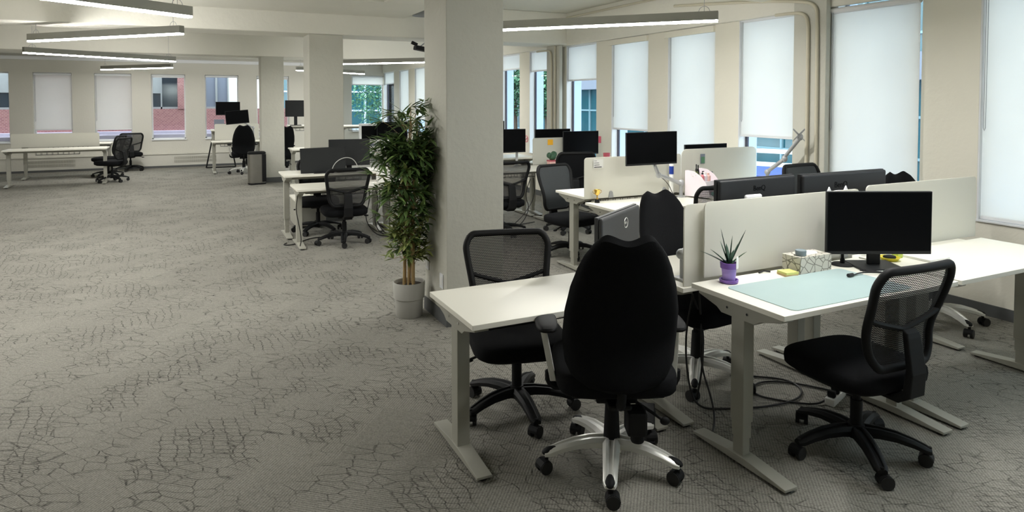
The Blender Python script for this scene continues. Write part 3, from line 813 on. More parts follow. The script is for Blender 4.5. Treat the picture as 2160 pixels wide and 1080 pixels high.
divider(-3.2,-1.7,16.1,.72,1.0,'distant frosted divider at far left')
nz=tag(MB().box(4.60,4.685,8.204,8.209,1.025,1.105).build('sticky_note','orange'),'orange sticky note on the far frosted divider','sticky note')
nt_=empty('printed_note',(3.46,5.196,1.062),0,'small pale printed note stuck on the middle divider above the trophy','note')
MB().box(-.055,.055,-.001,.001,-.042,.042).build('paper','paper',nt_)
g=MB()
for k,(wd,hh) in enumerate(((.03,.003),(.055,.004),(.06,.005),(.085,.007))): g.box(-.048,-.048+wd,-.0022,-.001,.028-k*.02-hh/2,.028-k*.02+hh/2)
g.build('print_lines','ink',nt_)

# ================================================================ bamboo plant
def leaf(g,p,d,L,w_,droop,n=4):
    d=Vector(d).normalized(); side=d.cross(Vector((0,0,1)))
    if side.length<.01: side=Vector((1,0,0))
    side.normalize(); vs=[];fs=[]; pos=Vector(p); dd=d.copy()
    prof=[.12,.85,1,.6,.03] 
    for k in range(5):
        ww=w_*prof[k]/2; vs+= [pos-side*ww, pos+Vector((0,0,-ww*.35)), pos+side*ww]
        dd=(dd+Vector((0,0,-droop*.28))).normalized(); pos=pos+dd*(L/4)
    for k in range(4):
        a=k*3; fs+=[(a,a+1,a+4,a+3),(a+1,a+2,a+5,a+4)]
    g._add(vs,fs)
pl=empty('potted_bamboo',(1.50,4.86,0),0,'tall artificial bamboo plant in a round grey planter beside the nearest column','plant')
MB().lathe((0,0,0),[(.0,0),(.098,0),(.102,.005),(.108,.135),(.118,.142),(.122,.262),(.119,.267),(.112,.262),(.108,.235),(0,.235)],n=40).build('planter','potgrey',pl,smooth=True)
MB().lathe((0,0,0),[(0,.245),(.05,.243),(.108,.236)],n=24).build('soil','soil',pl,smooth=True)
rnd=random.Random(4)
tips=[]
for k in range(8):
    a=2*PI*k/8+.3; r0=.055*rnd.uniform(.4,1); x0,y0=r0*cos(a),r0*sin(a)
    top=rnd.uniform(1.2,1.66); x1,y1=x0+rnd.uniform(-.10,.09),y0+rnd.uniform(-.06,.04)
    pts=[(x0,y0,.23)]
    for t in (.33,.66,1): pts.append((x0+(x1-x0)*t**1.5,y0+(y1-y0)*t**1.5,.23+(top-.23)*t))
    MB().tube(pts,.0085,r1=.004,n=8,smooth=1).build('cane','cane',pl,smooth=True); tips.append(pts)
gd=MB(); gl=MB(); tw=MB()
def spray(p,out,n,L,light):
    for q in range(n):
        a=rnd.uniform(-1.3,1.3); d=Vector((out[0]*cos(a)-out[1]*sin(a),out[0]*sin(a)+out[1]*cos(a),rnd.uniform(-.35,1.0)))
        leaf(gl if light else gd,p,d,L*rnd.uniform(.7,1.25),rnd.uniform(.021,.034),rnd.uniform(.05,.9))
for k in range(430):
    z=.42+ (1.60-.42)*rnd.random()**.95
    pts=tips[rnd.randrange(8)]; t=min(1,max(0,(z-.23)/(pts[-1][2]-.23)))
    if z>pts[-1][2]: z=pts[-1][2]-rnd.uniform(0,.15); t=.95
    px=pts[0][0]+(pts[-1][0]-pts[0][0])*t; py=pts[0][1]+(pts[-1][1]-pts[0][1])*t
    a=rnd.uniform(0,2*PI); wid=.19 if z>1.0 else (.17 if z>.7 else .14)
    rr=wid*rnd.uniform(.25,1)
    q=(px+rr*cos(a),py+rr*sin(a)*.8,z+rnd.uniform(.0,.12))
    if q[0]>.135 and q[1]<.09: q=(.13,q[1],q[2])
    tw.tube([(px,py,z-.03),((px+q[0])/2,(py+q[1])/2,z+.02),q],.0018,n=4)
    light=(z<.72 and rnd.random()<.75) or rnd.random()<.08
    spray(q,(cos(a),sin(a)),rnd.randint(4,7),.135 if z>.8 else .10,light)
for pts in tips: 
    p=pts[-1]; tw.tube([p,(p[0],p[1],p[2]+.04)],.002,n=4); spray((p[0],p[1],p[2]+.04),(rnd.choice((-1,1)),.2),7,.15,False)
for v in ((-.27,.02,1.10),(-.25,-.03,1.28),(-.24,0,1.0),(-.20,0,1.5),(-.23,.02,1.36)):
    tw.tube([(-.05,0,v[2]-.12),(-.15,0,v[2]-.03),v],.002,n=4); spray(v,(-1,0),6,.13,False)
for g_ in (gd,gl,tw):
    for v_ in g_.bm.verts:
        if v_.co.y>-.40 and v_.co.x>.152: v_.co.x=.152-.02*((v_.co.x-.152)%.3)
f1=gd.build('dark_foliage','leafdark',pl); f2=gl.build('light_foliage','leaflight',pl); tw.build('twigs','cane',pl)

# ================================================================ things on the near desks
def potted(name,label,loc,parts_fn,cat='plant'):
    o=empty(name,loc,0,label,cat); parts_fn(o); return o
o=empty('potted_aloe',(2.36,2.395,.763),20,'small spiky aloe in a purple pot on the desk with the teal mat','plant')
MB().lathe((0,0,0),[(0,0),(.036,0),(.044,.004),(.046,.018),(.040,.018),(.037,.012)],n=32).build('saucer','purple',o,smooth=True)
MB().lathe((0,0,0),[(0,.006),(.029,.006),(.036,.075),(0,.075)],n=32).build('pot','lilac',o,smooth=True)
MB().lathe((0,0,0),[(.036,.072),(.041,.073),(.043,.100),(.038,.101),(.036,.090),(0,.090)],n=32).build('pot_rim','purple',o,smooth=True)
MB().lathe((0,0,0),[(0,.094),(.037,.091)],n=20).build('soil','soil',o)
g=MB()
for a,tl,L in ((134,1.0,.17),(142,.78,.14),(130,.22,.19),(-46,.10,.15),(-44,.42,.20),(-52,.78,.12),(40,.5,.12),(225,.55,.12),(100,.35,.13),(-90,.35,.13)):
    a=R(a); d=Vector((sin(tl)*cos(a),sin(tl)*sin(a),cos(tl))); rings=[]
    for k in range(6):
        t=k/5; c=Vector((0,0,.085))+d*L*t+Vector((0,0,-.02*t*t*tl)); w_=.013*(1-t)**.7*(.8+.6*t)+.0006; s_=Vector((-sin(a),cos(a),0)); n_=d.cross(s_)
        rings.append([tuple(c+s_*w_),tuple(c+n_*w_*.35),tuple(c-s_*w_),tuple(c-n_*w_*.3)])
    g.loft(rings)
g.build('aloe_leaves','aloe',o)
MB().box(-.011,.011,-.043,-.041,.075,.135).build('plant_tag','paper',o)
# desk mat
o=MB(); pts=[]
w_,d_=.235,.205
def rr(w_,d_,r):
    p=[]
    for cx_,cy_,a0 in ((w_-r,d_-r,0),(-w_+r,d_-r,90),(-w_+r,-d_+r,180),(w_-r,-d_+r,270)):
        for k in range(6): a=R(a0+18*k); p.append((cx_+r*cos(a),cy_+r*sin(a)))
    return p
p=rr(.40,.20,.03); v=[(x,y,0) for x,y in p]+[(x,y,.0035) for x,y in p]; n=len(p)
g=MB(); g._add(v,[tuple(range(n)),tuple(range(2*n-1,n-1,-1))]+[(i,(i+1)%n,n+(i+1)%n,n+i) for i in range(n)])
o=tag(g.build('desk_mat','mat',loc=(2.68,2.135,.763)),'pale teal rectangular desk mat lying on the white desk','desk mat')
# tissue box
o=empty('tissue_box',(2.905,2.395,.763),0,'patterned tissue box standing against the frosted divider','tissue box')
MB().box(-.115,.115,-.058,.058,0,.088).build('carton','tissue',o,bevel=.001)
g=MB(); g.ell((.0,0,.088),.07,.03,.014,e=.9,nu=16,nv=8); g.build('tissue','paper',o,smooth=True)
o=empty('round_tin',(2.835,2.375,.8525),0,'small round grey tin lying on the tissue box','tin')
MB().lathe((0,0,0),[(0,0),(.026,0),(.027,.003),(.027,.016)],n=28).build('tin_body','tin',o,smooth=True)
MB().lathe((0,0,0),[(.028,.016),(.028,.026),(.026,.028),(.023,.026),(0,.0265)],n=28).build('lid','tin',o,smooth=True)
# sticky notes
g=empty('sticky_note_pad',(2.735,2.37,.763),-12,'stack of pale yellow sticky notes next to the tissue box','sticky notes')
MB().box(-.038,.038,-.034,.034,0,.009).build('lower_pad','tape',g); MB().box(-.036,.04,-.034,.034,.009,.02,T=Matrix.Rotation(.08,4,'Z')).build('upper_pad','sticky',g)
tag(MB().tube([(2.62,2.45,.768),(2.66,2.455,.772),(2.69,2.44,.768)],.004,n=6).build('pen','ink'),'dark pen lying at the foot of the divider left of the yellow notes','pen')
# webcam style stand
o=empty('webcam_stand',(3.17,2.385,.763),0,'little black webcam stand with round foot behind the monitor','webcam stand')
MB().lathe((0,0,0),[(0,0),(.056,0),(.058,.004),(.05,.009),(0,.012)],n=32).build('round_foot','blackp',o,smooth=True)
MB().lathe((0,0,.01),[(.013,0),(.012,.02),(.008,.03),(.007,.055),(0,.057)],n=16).build('stem','blackp',o,smooth=True)
tag(MB().box(3.17,3.29,2.09,2.24,.764,.768).build('paper_sheet','paper'),'white paper sheet beside the monitor foot','paper')
tag(MB().tube([(3.14,2.26,.768),(3.2,2.16,.769)],.005,n=8).build('pencil','ink'),'black pencil lying beside the white paper sheet','pencil')
# cable with plug on the mat
o=empty('cable_with_plug',(2.97,2.19,.771),0,'dark cable whose plug end lies on the teal mat','cable')
MB().tube([(0.02,0,0.002),(.1,.012,.006),(.19,-.03,.004),(.30,-.05,.0)],.004,n=8,smooth=2).build('cord','cable',o,smooth=True)
MB().cyl((0,0,0),.009,.035,n=12,T=Matrix.Translation((-.015,0,.006))@Matrix.Rotation(R(90),4,'Y')).build('plug','cable',o,smooth=True)
# yellow things right
o=empty('yellow_dish',(3.50,2.34,.763),0,'yellow dish with dark items right of the monitor stand','dish')
MB().lathe((0,0,0),[(0,0),(.04,0),(.055,.02),(.052,.02),(.038,.004),(0,.004)],n=24).build('dish','yellow',o,smooth=True)
MB().ell((0,0,.018),.035,.03,.012,e=.8,nu=12,nv=6).build('contents','blackp',o,smooth=True)
tag(MB().box(3.575,3.62,2.34,2.38,.763,.80).build('tape_block','greenp',bevel=.004),'lime green block next to the yellow dish','stationery')
tag(MB().box(3.64,3.82,2.2,2.42,.763,.777).build('notebook','paper',bevel=.002),'closed white notebook at the right photo edge','notebook')
o=tag(MB().box(3.05,3.10,2.455,2.47,.763,.83).build('badge_holder','clip'),'grey badge holder leaning behind the round webcam foot','badge holder')
# empty arm on desk behind divider (left end)
o=empty('swing_arm_stand',(2.31,2.66,.72),0,'silver monitor arm clamped on the desk, seen left of the frosted divider','monitor arm')
MB().box(-.045,.045,-.045,.045,0,.012).box(-.05,.05,-.055,-.035,-.03,.01).build('clamp','arm',o,bevel=.003)
MB().cyl((0,0,.012),.024,.11,n=20).build('pole','arm',o,smooth=True)
MB().tube([(-.02,0,.135),(.03,.01,.15),(.22,.03,.19)],.022,n=12).ell((-.02,0,.135),.028,.028,.028).build('arm_link','arm',o,smooth=True)
o=tag(MB().tube([(2.37,2.66,.84),(2.335,2.665,.80),(2.35,2.67,.74),(2.40,2.68,.725)],.003,n=6,smooth=2).build('arm_cable','cable'),'thin black cable looping beside the silver arm foot','cable')
# white bracket and ear-shaped bits above the divider
tag(MB().box(2.66,2.78,2.58,2.60,.72,1.150).build('laptop_holder','wframe',bevel=.012),'white rounded holder tab showing above the divider before the left black monitor','holder')
o=empty('ear_headband',(3.33,2.545,1.125),0,'white cat-ear headband hooked on the divider before the right black monitor','headband')
MB().tube([(-.10,0,-.02),(-.07,0,.005),(.0,0,.012),(.07,0,.005),(.10,0,-.02)],.006,n=8,smooth=2).build('band','wframe',o,smooth=True)
for x in (-.07,.07): MB().prism([(x-.022,.004),(x+.022,.004),(x,.04)],.008,Matrix.Translation((0,-.004,0))).build('ear','wframe',o,bevel=.002)

# ================================================================ middle group things
o=empty('trophy',(3.405,5.13,.705),0,'small gold two handled trophy cup on the desk corner','trophy')
MB().cyl((0,0,0),.024,.034,r1=.021,n=20).build('plinth','blackp',o,smooth=True)
MB().lathe((0,0,0),[(.016,.034),(.006,.042),(.005,.062),(.01,.068),(.024,.085),(.030,.118),(.032,.122),(.029,.120),(.02,.09),(0,.08)],n=24).build('cup','gold',o,smooth=True)
for s in (-1,1): MB().tube([(s*.028,0,.112),(s*.048,0,.115),(s*.048,0,.095),(s*.022,0,.082)],.0025,n=6,smooth=2).build('handle','gold',o,smooth=True)
o=empty('desk_organiser',(4.56,4.98,.72),22,'pale pink curved desk organiser full of beauty bottles','organiser')
g=MB(); side=[(-.13,0),(.13,0),(.125,.05),(.09,.14),(.04,.20),(-.03,.245),(-.10,.255),(-.13,.25)]
T0=Matrix.Rotation(R(-90),4,'Z')
g.prism(side,.006,Matrix.Translation((-.14,0,0))@T0); g.build('side_panel','palepink',o,bevel=.001)
g=MB(); g.prism(side,.006,Matrix.Translation((.15,0,0))@T0); g.build('side_panel','palepink',o,bevel=.001)
MB().box(-.134,.15,.11,.13,0,.22).build('back_panel','palepink',o)
MB().box(-.134,.15,-.05,.12,.12,.128).box(-.134,.15,-.062,-.05,.10,.145).build('shelf','palepink',o)
MB().box(-.134,.15,-.12,.12,.0,.006).build('bottom_panel','palepink',o)
def bottle(x,y,z,r,h,mat,label,cap='ink',pump=False,name='bottle'):
    o=empty(name,(x,y,z),0,label,'bottle')
    MB().lathe((0,0,0),[(0,0),(r,0),(r,h*.8),(r*.5,h*.92),(r*.45,h),(0,h)],n=20).build('bottle_body',mat,o,smooth=True)
    g=MB().cyl((0,0,h),r*.5,h*.18,n=14)
    if pump: g.bar((0,0,h*1.1),(0,0,h*1.35),.003).bar((-.004,0,h*1.35),(.02,0,h*1.33),.004)
    g.build('cap',cap,o,smooth=True); return o
bottle(4.517,4.952,.8485,.02,.085,'rose','rose pink pump bottle standing in the organiser',pump=True)
bottle(4.566,4.966,.8485,.022,.085,'palepink','pale pink clear bottle beside the rose one in the organiser','paper')
bottle(4.633,4.999,.8485,.026,.075,'peach','round peach bottle at the right side of the organiser','peach')
bottle(4.515,5.037,.8485,.012,.15,'ink','slim black tube standing at the back of the organiser')
bottle(4.560,5.061,.8485,.012,.14,'blackp','second slim black tube at the organiser back, right of the first','blackp')
o=empty('potted_succulent',(4.457,4.981,.8485),0,'tiny spiky green succulent on the pink organiser','plant')
MB().lathe((0,0,0),[(0,0),(.028,0),(.034,.055),(0,.055)],n=20).build('pot','greyp',o,smooth=True)
g=MB()
for k in range(26):
    a=k*2.4; e=.25+.9*(k/26); leaf(g,(0,0,.05),(cos(a)*sin(e),sin(a)*sin(e),cos(e)),.075,.012,.2)
g.build('leaves','leaflight',o)
o=empty('photo_card',(4.74,5.196,1.06),0,'small photo card stuck on the tall divider above the organiser','photo card')
MB().box(-.03,.03,-.0025,-.001,-.05,.05).build('card','panelgrey',o); MB().box(-.022,.026,-.004,-.0025,-.045,.02).build('printed_shape','treeleaf',o)
tag(MB().box(4.84,4.88,5.194,5.199,.90,.925).build('paper_tag','clip'),'little grey tag on the divider right of the organiser','tag')
o=empty('white_tub',(4.93,5.0,.72),0,'white round tub right of the pink organiser','tub')
MB().lathe((0,0,0),[(0,0),(.04,0),(.042,.07),(.036,.08),(0,.08)],n=24).build('tub','paper',o,smooth=True)
MB().lathe((0,0,.08),[(.043,0),(.043,.012),(0,.014)],n=24).build('lid','paper',o,smooth=True)
o=tag(MB().ell((4.62,4.88,.745),.05,.03,.022,e=.8).build('teal_case','tealp',smooth=True),'small teal case under the organiser shelf','case')
o=empty('spray_bottle',(4.28,5.13,.73),0,'white spray bottle with blue label in front of the divider','bottle')
MB().lathe((0,0,0),[(0,0),(.022,0),(.022,.30),(.010,.34),(.010,.37),(0,.37)],n=24).build('bottle_body','paper',o,smooth=True)
MB().lathe((0,0,0),[(.0228,.20),(.0228,.28)],n=24).build('blue_label','blue',o,smooth=True)
MB().box(-.035,.012,-.008,.008,.37,.40).build('trigger_head','paper',o,bevel=.004)
# long arm by the window
o=empty('swing_arm_stand',(5.21,4.78,.72),0,'long bare silver monitor arm reaching up in front of the window pier','monitor arm')
MB().cyl((0,0,0),.04,.012).cyl((0,0,.01),.018,.2,n=18).build('pole','arm',o,smooth=True)
MB().tube([(0,0,.225),(.03,-.16,.35),(.035,-.18,.37)],.020,n=12).ell((0,0,.22),.03,.03,.03).ell((.035,-.18,.368),.028,.028,.035).build('lower_link','arm',o,smooth=True)
MB().tube([(.035,-.18,.385),(.03,-.36,.58)],.018,n=12).ell((.03,-.36,.59),.03,.03,.035).build('upper_link','arm',o,smooth=True)
g=MB(); T=Matrix.Translation((.0,-.375,.61))@Matrix.Rotation(R(-38),4,'Z')
for sx in (-1,1):
    for sz in (-1,1): g.prism([(0,-.012),(0,.012),(sx*.05,sz*.055+.008),(sx*.055,sz*.055-.006)],.008,T)
g.build('vesa_plate','clip',o)
tag(MB().tube([(3.95,4.99,1.06),(4.02,5.02,.95),(4.15,5.02,.86),(4.22,5.03,.74),(4.28,5.04,.712)],.0035,n=6,smooth=2).build('monitor_cable','cable'),'black cable trailing from the middle monitor down to its arm foot','cable')

# ================================================================ far right group
o=empty('potted_cactus',(4.50,7.9,.75),0,'round cactus in a square striped pot on the far white desk','plant')
MB().prism([(-.05,0),(.05,0),(.06,.075),(-.06,.075)],.1,Matrix.Translation((0,-.05,0))).build('pot','peach',o,bevel=.004)
MB().box(-.062,.062,-.052,.052,.07,.09).build('pot_rim','red',o,bevel=.003)
g=MB()
for c_,r_ in (((0,0,.14),.055),((-.045,0,.155),.04),((.03,.01,.165),.045)): g.ell(c_,r_,r_,r_*1.05,nu=14,nv=9)
g.build('cactus_body','aloe',o,smooth=True)
o=empty('ribbon_figure',(4.62,7.88,.75),0,'little pink and yellow ribbon ornament right of the cactus','ornament')
MB().tube([(0,0,.004),(.03,0,.06),(.02,0,.12),(-.02,0,.11),(-.01,0,.06)],.009,n=8,smooth=2).build('ribbon','rose',o,smooth=True)
MB().tube([(.02,-.02,.004),(.05,-.02,.07),(.04,-.02,.14)],.008,n=8,smooth=2).build('strap','sticky',o,smooth=True)
tag(MB().box(XW-.006,XW-.0005,8.19,8.29,1.03,1.13).build('wall_sticker','pink'),'bright pink square sticker on the window pier','sticker')
o=MB().tube([(XW-.005,10.6+.06*cos(a),.97+.055*sin(a)) for a in [2*PI*k/16 for k in range(16)]],.008,n=6,closed=True)
o.tube([(XW-.005,10.55,1.0),(XW-.005,10.65,.94)],.008,n=6)
tag(o.build('wall_decal','rose'),'round red outlined decal on the farther window pier','decal')
o=empty('red_cup',(5.30,7.75,.75),0,'rose red cup at the end of the far desk by the window','cup')
MB().lathe((0,0,0),[(0,0),(.038,0),(.05,.17),(.046,.17),(.036,.006),(0,.006)],n=24).build('cup_body','red',o,smooth=True)
g=MB(); rr_=random.Random(3)
for k in range(7):
    p=[(5.02+rr_.uniform(-.09,.09),7.74+rr_.uniform(-.04,.04),.77+rr_.uniform(0,.05)) for _ in range(5)]; g.tube(p,.006,n=6,smooth=2)
tag(g.build('cable_heap','cable'),'tangled black cable heap on the far desk left of the red cup','cables')
o=empty('desk_planter_tray',(4.72,7.72,.75),0,'flat black keyboard tray below the orange noted divider','tray')
MB().box(-.2,.25,-.04,.05,0,.02).build('tray','blackp',o,bevel=.004)

# ================================================================ left group things
o=empty('laptop_dock',(1.75,8.32,.77),0,'open black laptop dock beneath the right monitor of the left group','dock')
MB().box(-.12,.12,-.09,.07,0,.018).build('dock_body','blackp',o,bevel=.004)
tag(MB().tube([(1.55,8.22,.775),(1.60,8.22,.90),(1.72,8.2,.965),(1.84,8.2,.93),(1.90,8.22,.775)],.0045,n=6,smooth=3).build('looped_cable','wcable',smooth=True),'pale cable arching in front of the right monitor of the left group','cable')
tag(MB().box(2.02,2.16,7.72,7.86,.676,.80).build('paper_carton','paper',bevel=.004),'white paper carton on the front left desk beside the bamboo','carton')
o=empty('pedestal_cabinet',(1.40,9.05,0),0,'low white pedestal cabinet under the raised left desk','cabinet')
MB().box(-.19,.19,-.25,.25,.03,.36).build('body','leg',o,bevel=.004); MB().box(-.2,.2,-.26,.26,.36,.385).build('lid','top',o,bevel=.003)
MB().box(-.18,.18,-.262,-.25,.06,.34).build('drawer_front','leg',o)
tag(MB().tube([(1.06,7.55,.60),(1.045,7.60,.45),(1.075,7.62,.30),(1.10,7.56,.12),(1.085,7.60,.012)],.005,n=6,smooth=2).build('hanging_cable','cable'),'black cable hanging down the front leg of the left group','cable')
tag(MB().tube([(.99,7.95,.008),(.93,7.86,.008),(1.02,7.80,.008),(1.15,7.95,.008),(1.30,8.12,.008),(1.55,8.1,.008)],.006,n=6,smooth=3).build('floor_cable','cable'),'thin black cable looping on the carpet at the left group feet','cable')
o=empty('power_rail',(2.02,8.0,0),0,'vertical cable spine with hanging cables at the left group right end','cable spine')
g=MB()
for k,(a,b) in enumerate(((-.05,.1),(.02,-.08),(.07,.03))): g.tube([(a,0,.62),(a+.03,b,.4),(a-.04,b,.2),(a+.05,-.05,.01),(a+.2,-.2,.01)],.006,n=6,smooth=2)
g.build('cables','cable',o)
# desk behind middle column: white drawer unit, laptop, box
o=empty('desktop_drawer_unit',(2.78,11.25,.74),0,'white desktop shelf unit behind the middle column','shelf unit')
MB().box(-.3,.36,-.15,.15,0,.24).build('body','paper',o,bevel=.006)
MB().box(-.16,.3,-.155,-.15,.15,.19).build('slot','panelgrey',o)
o=empty('white_screen_frame',(3.0,11.5,.74),0,'white framed dark screen behind the desktop shelf unit','monitor')
MB().box(-.34,.34,-.02,.02,.16,.52).build('frame','wframe',o,bevel=.006); MB().box(-.30,.30,-.024,-.02,.20,.48).build('screen','scr',o); MB().box(-.05,.05,-.02,.03,0,.2).build('stand','wframe',o)
# ---------------------------------------------------------------- bin, easel
o=empty('steel_bin',(1.19,14.02,0),0,'tall oval brushed steel waste bin beside the farthest column','waste bin')
def oval(w_,d_,z,n=32): return [(w_*math.copysign(abs(cos(2*PI*k/n))**.6,cos(2*PI*k/n)),d_*math.copysign(abs(sin(2*PI*k/n))**.6,sin(2*PI*k/n)),z) for k in range(n)]
MB().loft([oval(.17,.13,.02),oval(.17,.13,.60)]).build('steel_body','steel',o,smooth=True)
MB().loft([oval(.17,.135,.60),oval(.17,.135,.635),oval(.15,.115,.65)]).build('lid','blackp',o,smooth=True)
MB().loft([oval(.17,.135,0),oval(.17,.135,.03)]).box(-.14,-.06,-.19,-.12,.01,.028).build('foot_ring','blackp',o,smooth=True)
MB().box(.09,.166,-.134,-.128,.05,.60).build('side_band','blackp',o)
o=empty('easel',(.52,17.85,0),0,'black metal easel leg leaning left of the distant desk','easel')
MB().tube([(-.17,0,.012),(.5,0,.012)],.017,n=8).tube([(-.17,0,.012),(-.02,.05,.75),(.0,.05,.85)],.017,n=8).tube([(.5,0,.012),(.42,.05,.5)],.017,n=8).build('frame','blackp',o)
MB().prism([(-.05,.66),(.16,.62),(.16,1.0),(.06,.92)],.05,Matrix.Translation((0,.03,0))).build('head','blackp',o)
tag(MB().box(.52,.74,17.16,17.20,.98,1.22).build('leaning_board','panelgrey') ,'small grey board standing on the raised far desk','board')
# ---------------------------------------------------------------- ceiling things
o=empty('ceiling_projector',(2.98,8.99,2.40),0,'small black projector hanging from the beam left of the nearest column','projector')
MB().box(-.10,.16,-.06,.08,-.03,.03,T=Matrix.Rotation(.16,4,'Y')).build('body','blackp',o,bevel=.01)
MB().tube([(-.02,0,.03),(.05,.04,.08),(.16,.05,.16),(.16,.05,.56)],.01,n=8).build('bracket','arm',o); MB().box(-.17,-.08,-.02,.02,.0,.045,T=Matrix.Rotation(.4,4,'Y')).build('lens_end','blackp',o,bevel=.006)
o=empty('dome_lamp',(2.95,8.80,2.84),0,'small grey dome fixture hanging left of the nearest column top','ceiling fixture')
MB().lathe((0,0,0),[(.16,0),(.155,.02),(.11,.07),(.04,.095),(0,.1)],n=28).build('dome','clip',o,smooth=True); MB().bar((0,0,.09),(0,0,.22),.006).build('rod','arm',o)
def pipe(label,pts,r=.016,sm=2):
    return tag(MB().tube(pts,r,n=10,smooth=sm).build('conduit_pipe','conduit',smooth=True),label,'conduit','painted conduits')
PF=XW-.138
pipe('painted conduit on the near pier whose bend turns along the beam, nearer the blind',[(PF,4.84,2.525),(PF,4.60,2.52),(PF,4.50,2.50),(PF,4.455,2.44),(PF,4.445,2.30),(PF,4.445,.1)])
pipe('second painted conduit on the near pier, running up to the ceiling beam',[(PF,6.4,2.82),(PF,5.1,2.70),(PF,4.5,2.62),(PF,4.37,2.57),(PF,4.34,2.46),(PF,4.335,.1)])
pipe('painted conduit on the farther pier with a bend at its top',[(PF,9.95,2.50),(PF,9.66,2.50),(PF,9.48,2.48),(PF,9.44,2.38),(PF,9.44,.1)])
pipe('second painted conduit on the farther pier, nearer us',[(PF,9.33,2.55),(PF,9.33,.1)],sm=0)
pipe('long painted conduit along the ceiling beside the window beam',[(XW-.09,9.05,2.98),(XW-.09,5.05,2.96)],sm=0)
pipe('painted conduit crossing the ceiling right of the nearest column',[(2.9,9.06,2.96),(2.9,9.0,3.03),(3.0,8.9,3.035),(4.9,5.1,3.035)],sm=1)
o=empty('junction_box',(4.24,4.46,2.95),0,'small grey junction box above the right end of the long pendant lamp','junction box')
MB().box(-.05,.05,-.04,-.001-.041+.04,-.035,.035).build('box_body','clip',o,bevel=.004); MB().tube([(0,-.05,-.02),(.03,-.07,-.06),(.01,-.06,-.1)],.01,n=8,smooth=1).build('clamp','blackp',o)
# sockets on the column
for x,y,z,lab,ax in ((1.6665,4.58,.315,'white wall socket plate on the left face of the nearest column','x'),(1.6665,4.90,.385,'second socket plate higher on the left face of the nearest column','x')):
    o=empty('wall_socket',(x,y,z),0,lab,'socket')
    MB().box(-.006,0,-.035,.035,-.055,.055).build('plate','wframe',o,bevel=.002); MB().box(-.008,-.006,-.016,.016,-.03,.03).build('rocker','paper',o)
# ---------------------------------------------------------------- floor cables near the front
def fc_(name,pts,label,r=.0055,mat='cable',cat='cable'):
    return tag(MB().tube(pts,r,n=7,smooth=3).build(name,mat,smooth=True),label,cat)
Z=.008
fc_('floor_cable',[(2.45,2.75,.60),(2.42,2.78,.35),(2.40,2.72,.10),(2.42,2.66,Z),(2.55,2.60,Z),(2.75,2.52,Z),(2.98,2.50,Z),(3.12,2.58,Z),(3.15,2.72,Z),(3.0,2.84,Z)],'black cable hanging under the desk then looping across the carpet')
fc_('floor_cable',[(2.5,2.76,.62),(2.47,2.70,.4),(2.50,2.74,.2),(2.46,2.60,.06),(2.38,2.50,Z),(2.28,2.42,Z)],'black cable dropping beside the silver base behind the raised desk leg')
fc_('floor_cable',[(2.48,2.80,.60),(2.52,2.74,.42),(2.46,2.68,.22),(2.44,2.70,.05)],'short black cable dangling next to the other hanging ones')
fc_('floor_cable',[(3.18,2.46,.03),(3.05,2.40,Z),(2.92,2.50,Z),(2.80,2.66,Z),(2.95,2.78,Z),(3.12,2.70,Z),(3.24,2.52,Z),(3.3,2.4,Z)],'coiled black cable on the carpet by the white power strip')
fc_('floor_cable',[(2.86,2.46,.66),(2.92,2.52,.56),(2.84,2.56,.50),(2.80,2.48,.62)],'small loop of cable hanging under the right desk')
fc_('floor_cable',[(4.05,7.7,.62),(4.0,7.76,.4),(4.1,7.8,.2),(3.9,7.68,Z),(3.75,7.72,Z),(4.2,7.86,Z)],'black cable hanging under the far cabled desk down to the carpet')
fc_('floor_cable',[(4.15,7.8,.62),(4.2,7.84,.35),(4.0,7.8,.12),(3.85,7.8,Z),(3.7,7.6,Z)],'another black cable hanging beside it under the far cabled desk')
o=empty('power_strip',(3.18,2.42,0),20,'white power strip with plugs on the carpet behind the right chair','power strip')
MB().box(-.10,.10,-.025,.025,0,.04).build('strip_body','paper',o,bevel=.004)
for k in range(3): MB().box(-.08+k*.06,-.05+k*.06,-.02,.02,.04,.075).build('plug','blackp',o,bevel=.005)
o=empty('foot_rest',(2.03,2.62,0),-38,'black tilting footrest on the carpet behind the big chair base','footrest')
MB().box(-.05,.05,-.16,.16,.035,.05,T=Matrix.Rotation(.15,4,'X')).build('tread','blackp',o,bevel=.006); MB().box(-.055,.055,-.12,-.10,0,.03).box(-.055,.055,.10,.12,0,.055).build('feet','greyp',o)

# ================================================================ outside
structure(MB().box(6.0,70,-30,60,-1.15,-1.0).build('outside_ground_right','ground'))
structure(MB().box(-40,6.0,19.3,60,-.35,-.2).build('outside_ground_back','ground'))
# brick neighbour behind the back windows
o=empty('brick_building',(0,23.0,-.2),0,'brick building with dark windows seen through the back windows','building')
MB().box(-16,3.6,0,.4,0,1.62).box(-16,3.6,.05,.4,3.5,3.9).build('brick_wall','brick',o)
for k in range(9):
    x=-14.9+k*1.9
    MB().box(x-.63,x,-.03,.4,1.62,3.5).build('brick_pier','brick',o)
    wn=MB().box(x,x+1.27,.16,.2,1.62,3.5).build('window','panelgrey' if k==8 else 'darkglass',o)
    MB().box(x+.45,x+.51,.10,.16,1.62,3.5).box(x,x+1.27,.1,.16,1.62,1.68).box(x+.80,x+.84,.10,.16,1.62,3.5).build('window_bars','clip',wn)
    MB().box(x+(.84 if k==8 else .55),x+(1.2 if k==8 else .8),.13,.16,1.68 if k==8 else 2.1,3.5).build('window_shade','paper' if k==8 else 'clip',wn)  # pale strips paint a glass reflection; the last window has a white shade
MB().box(-16,3.6,-.25,0,.0,.95).build('stone_ledge','lav',o)
structure(MB().box(-16,3.2,19.1,19.7,-.2,.80).build('trim_12','lav'))
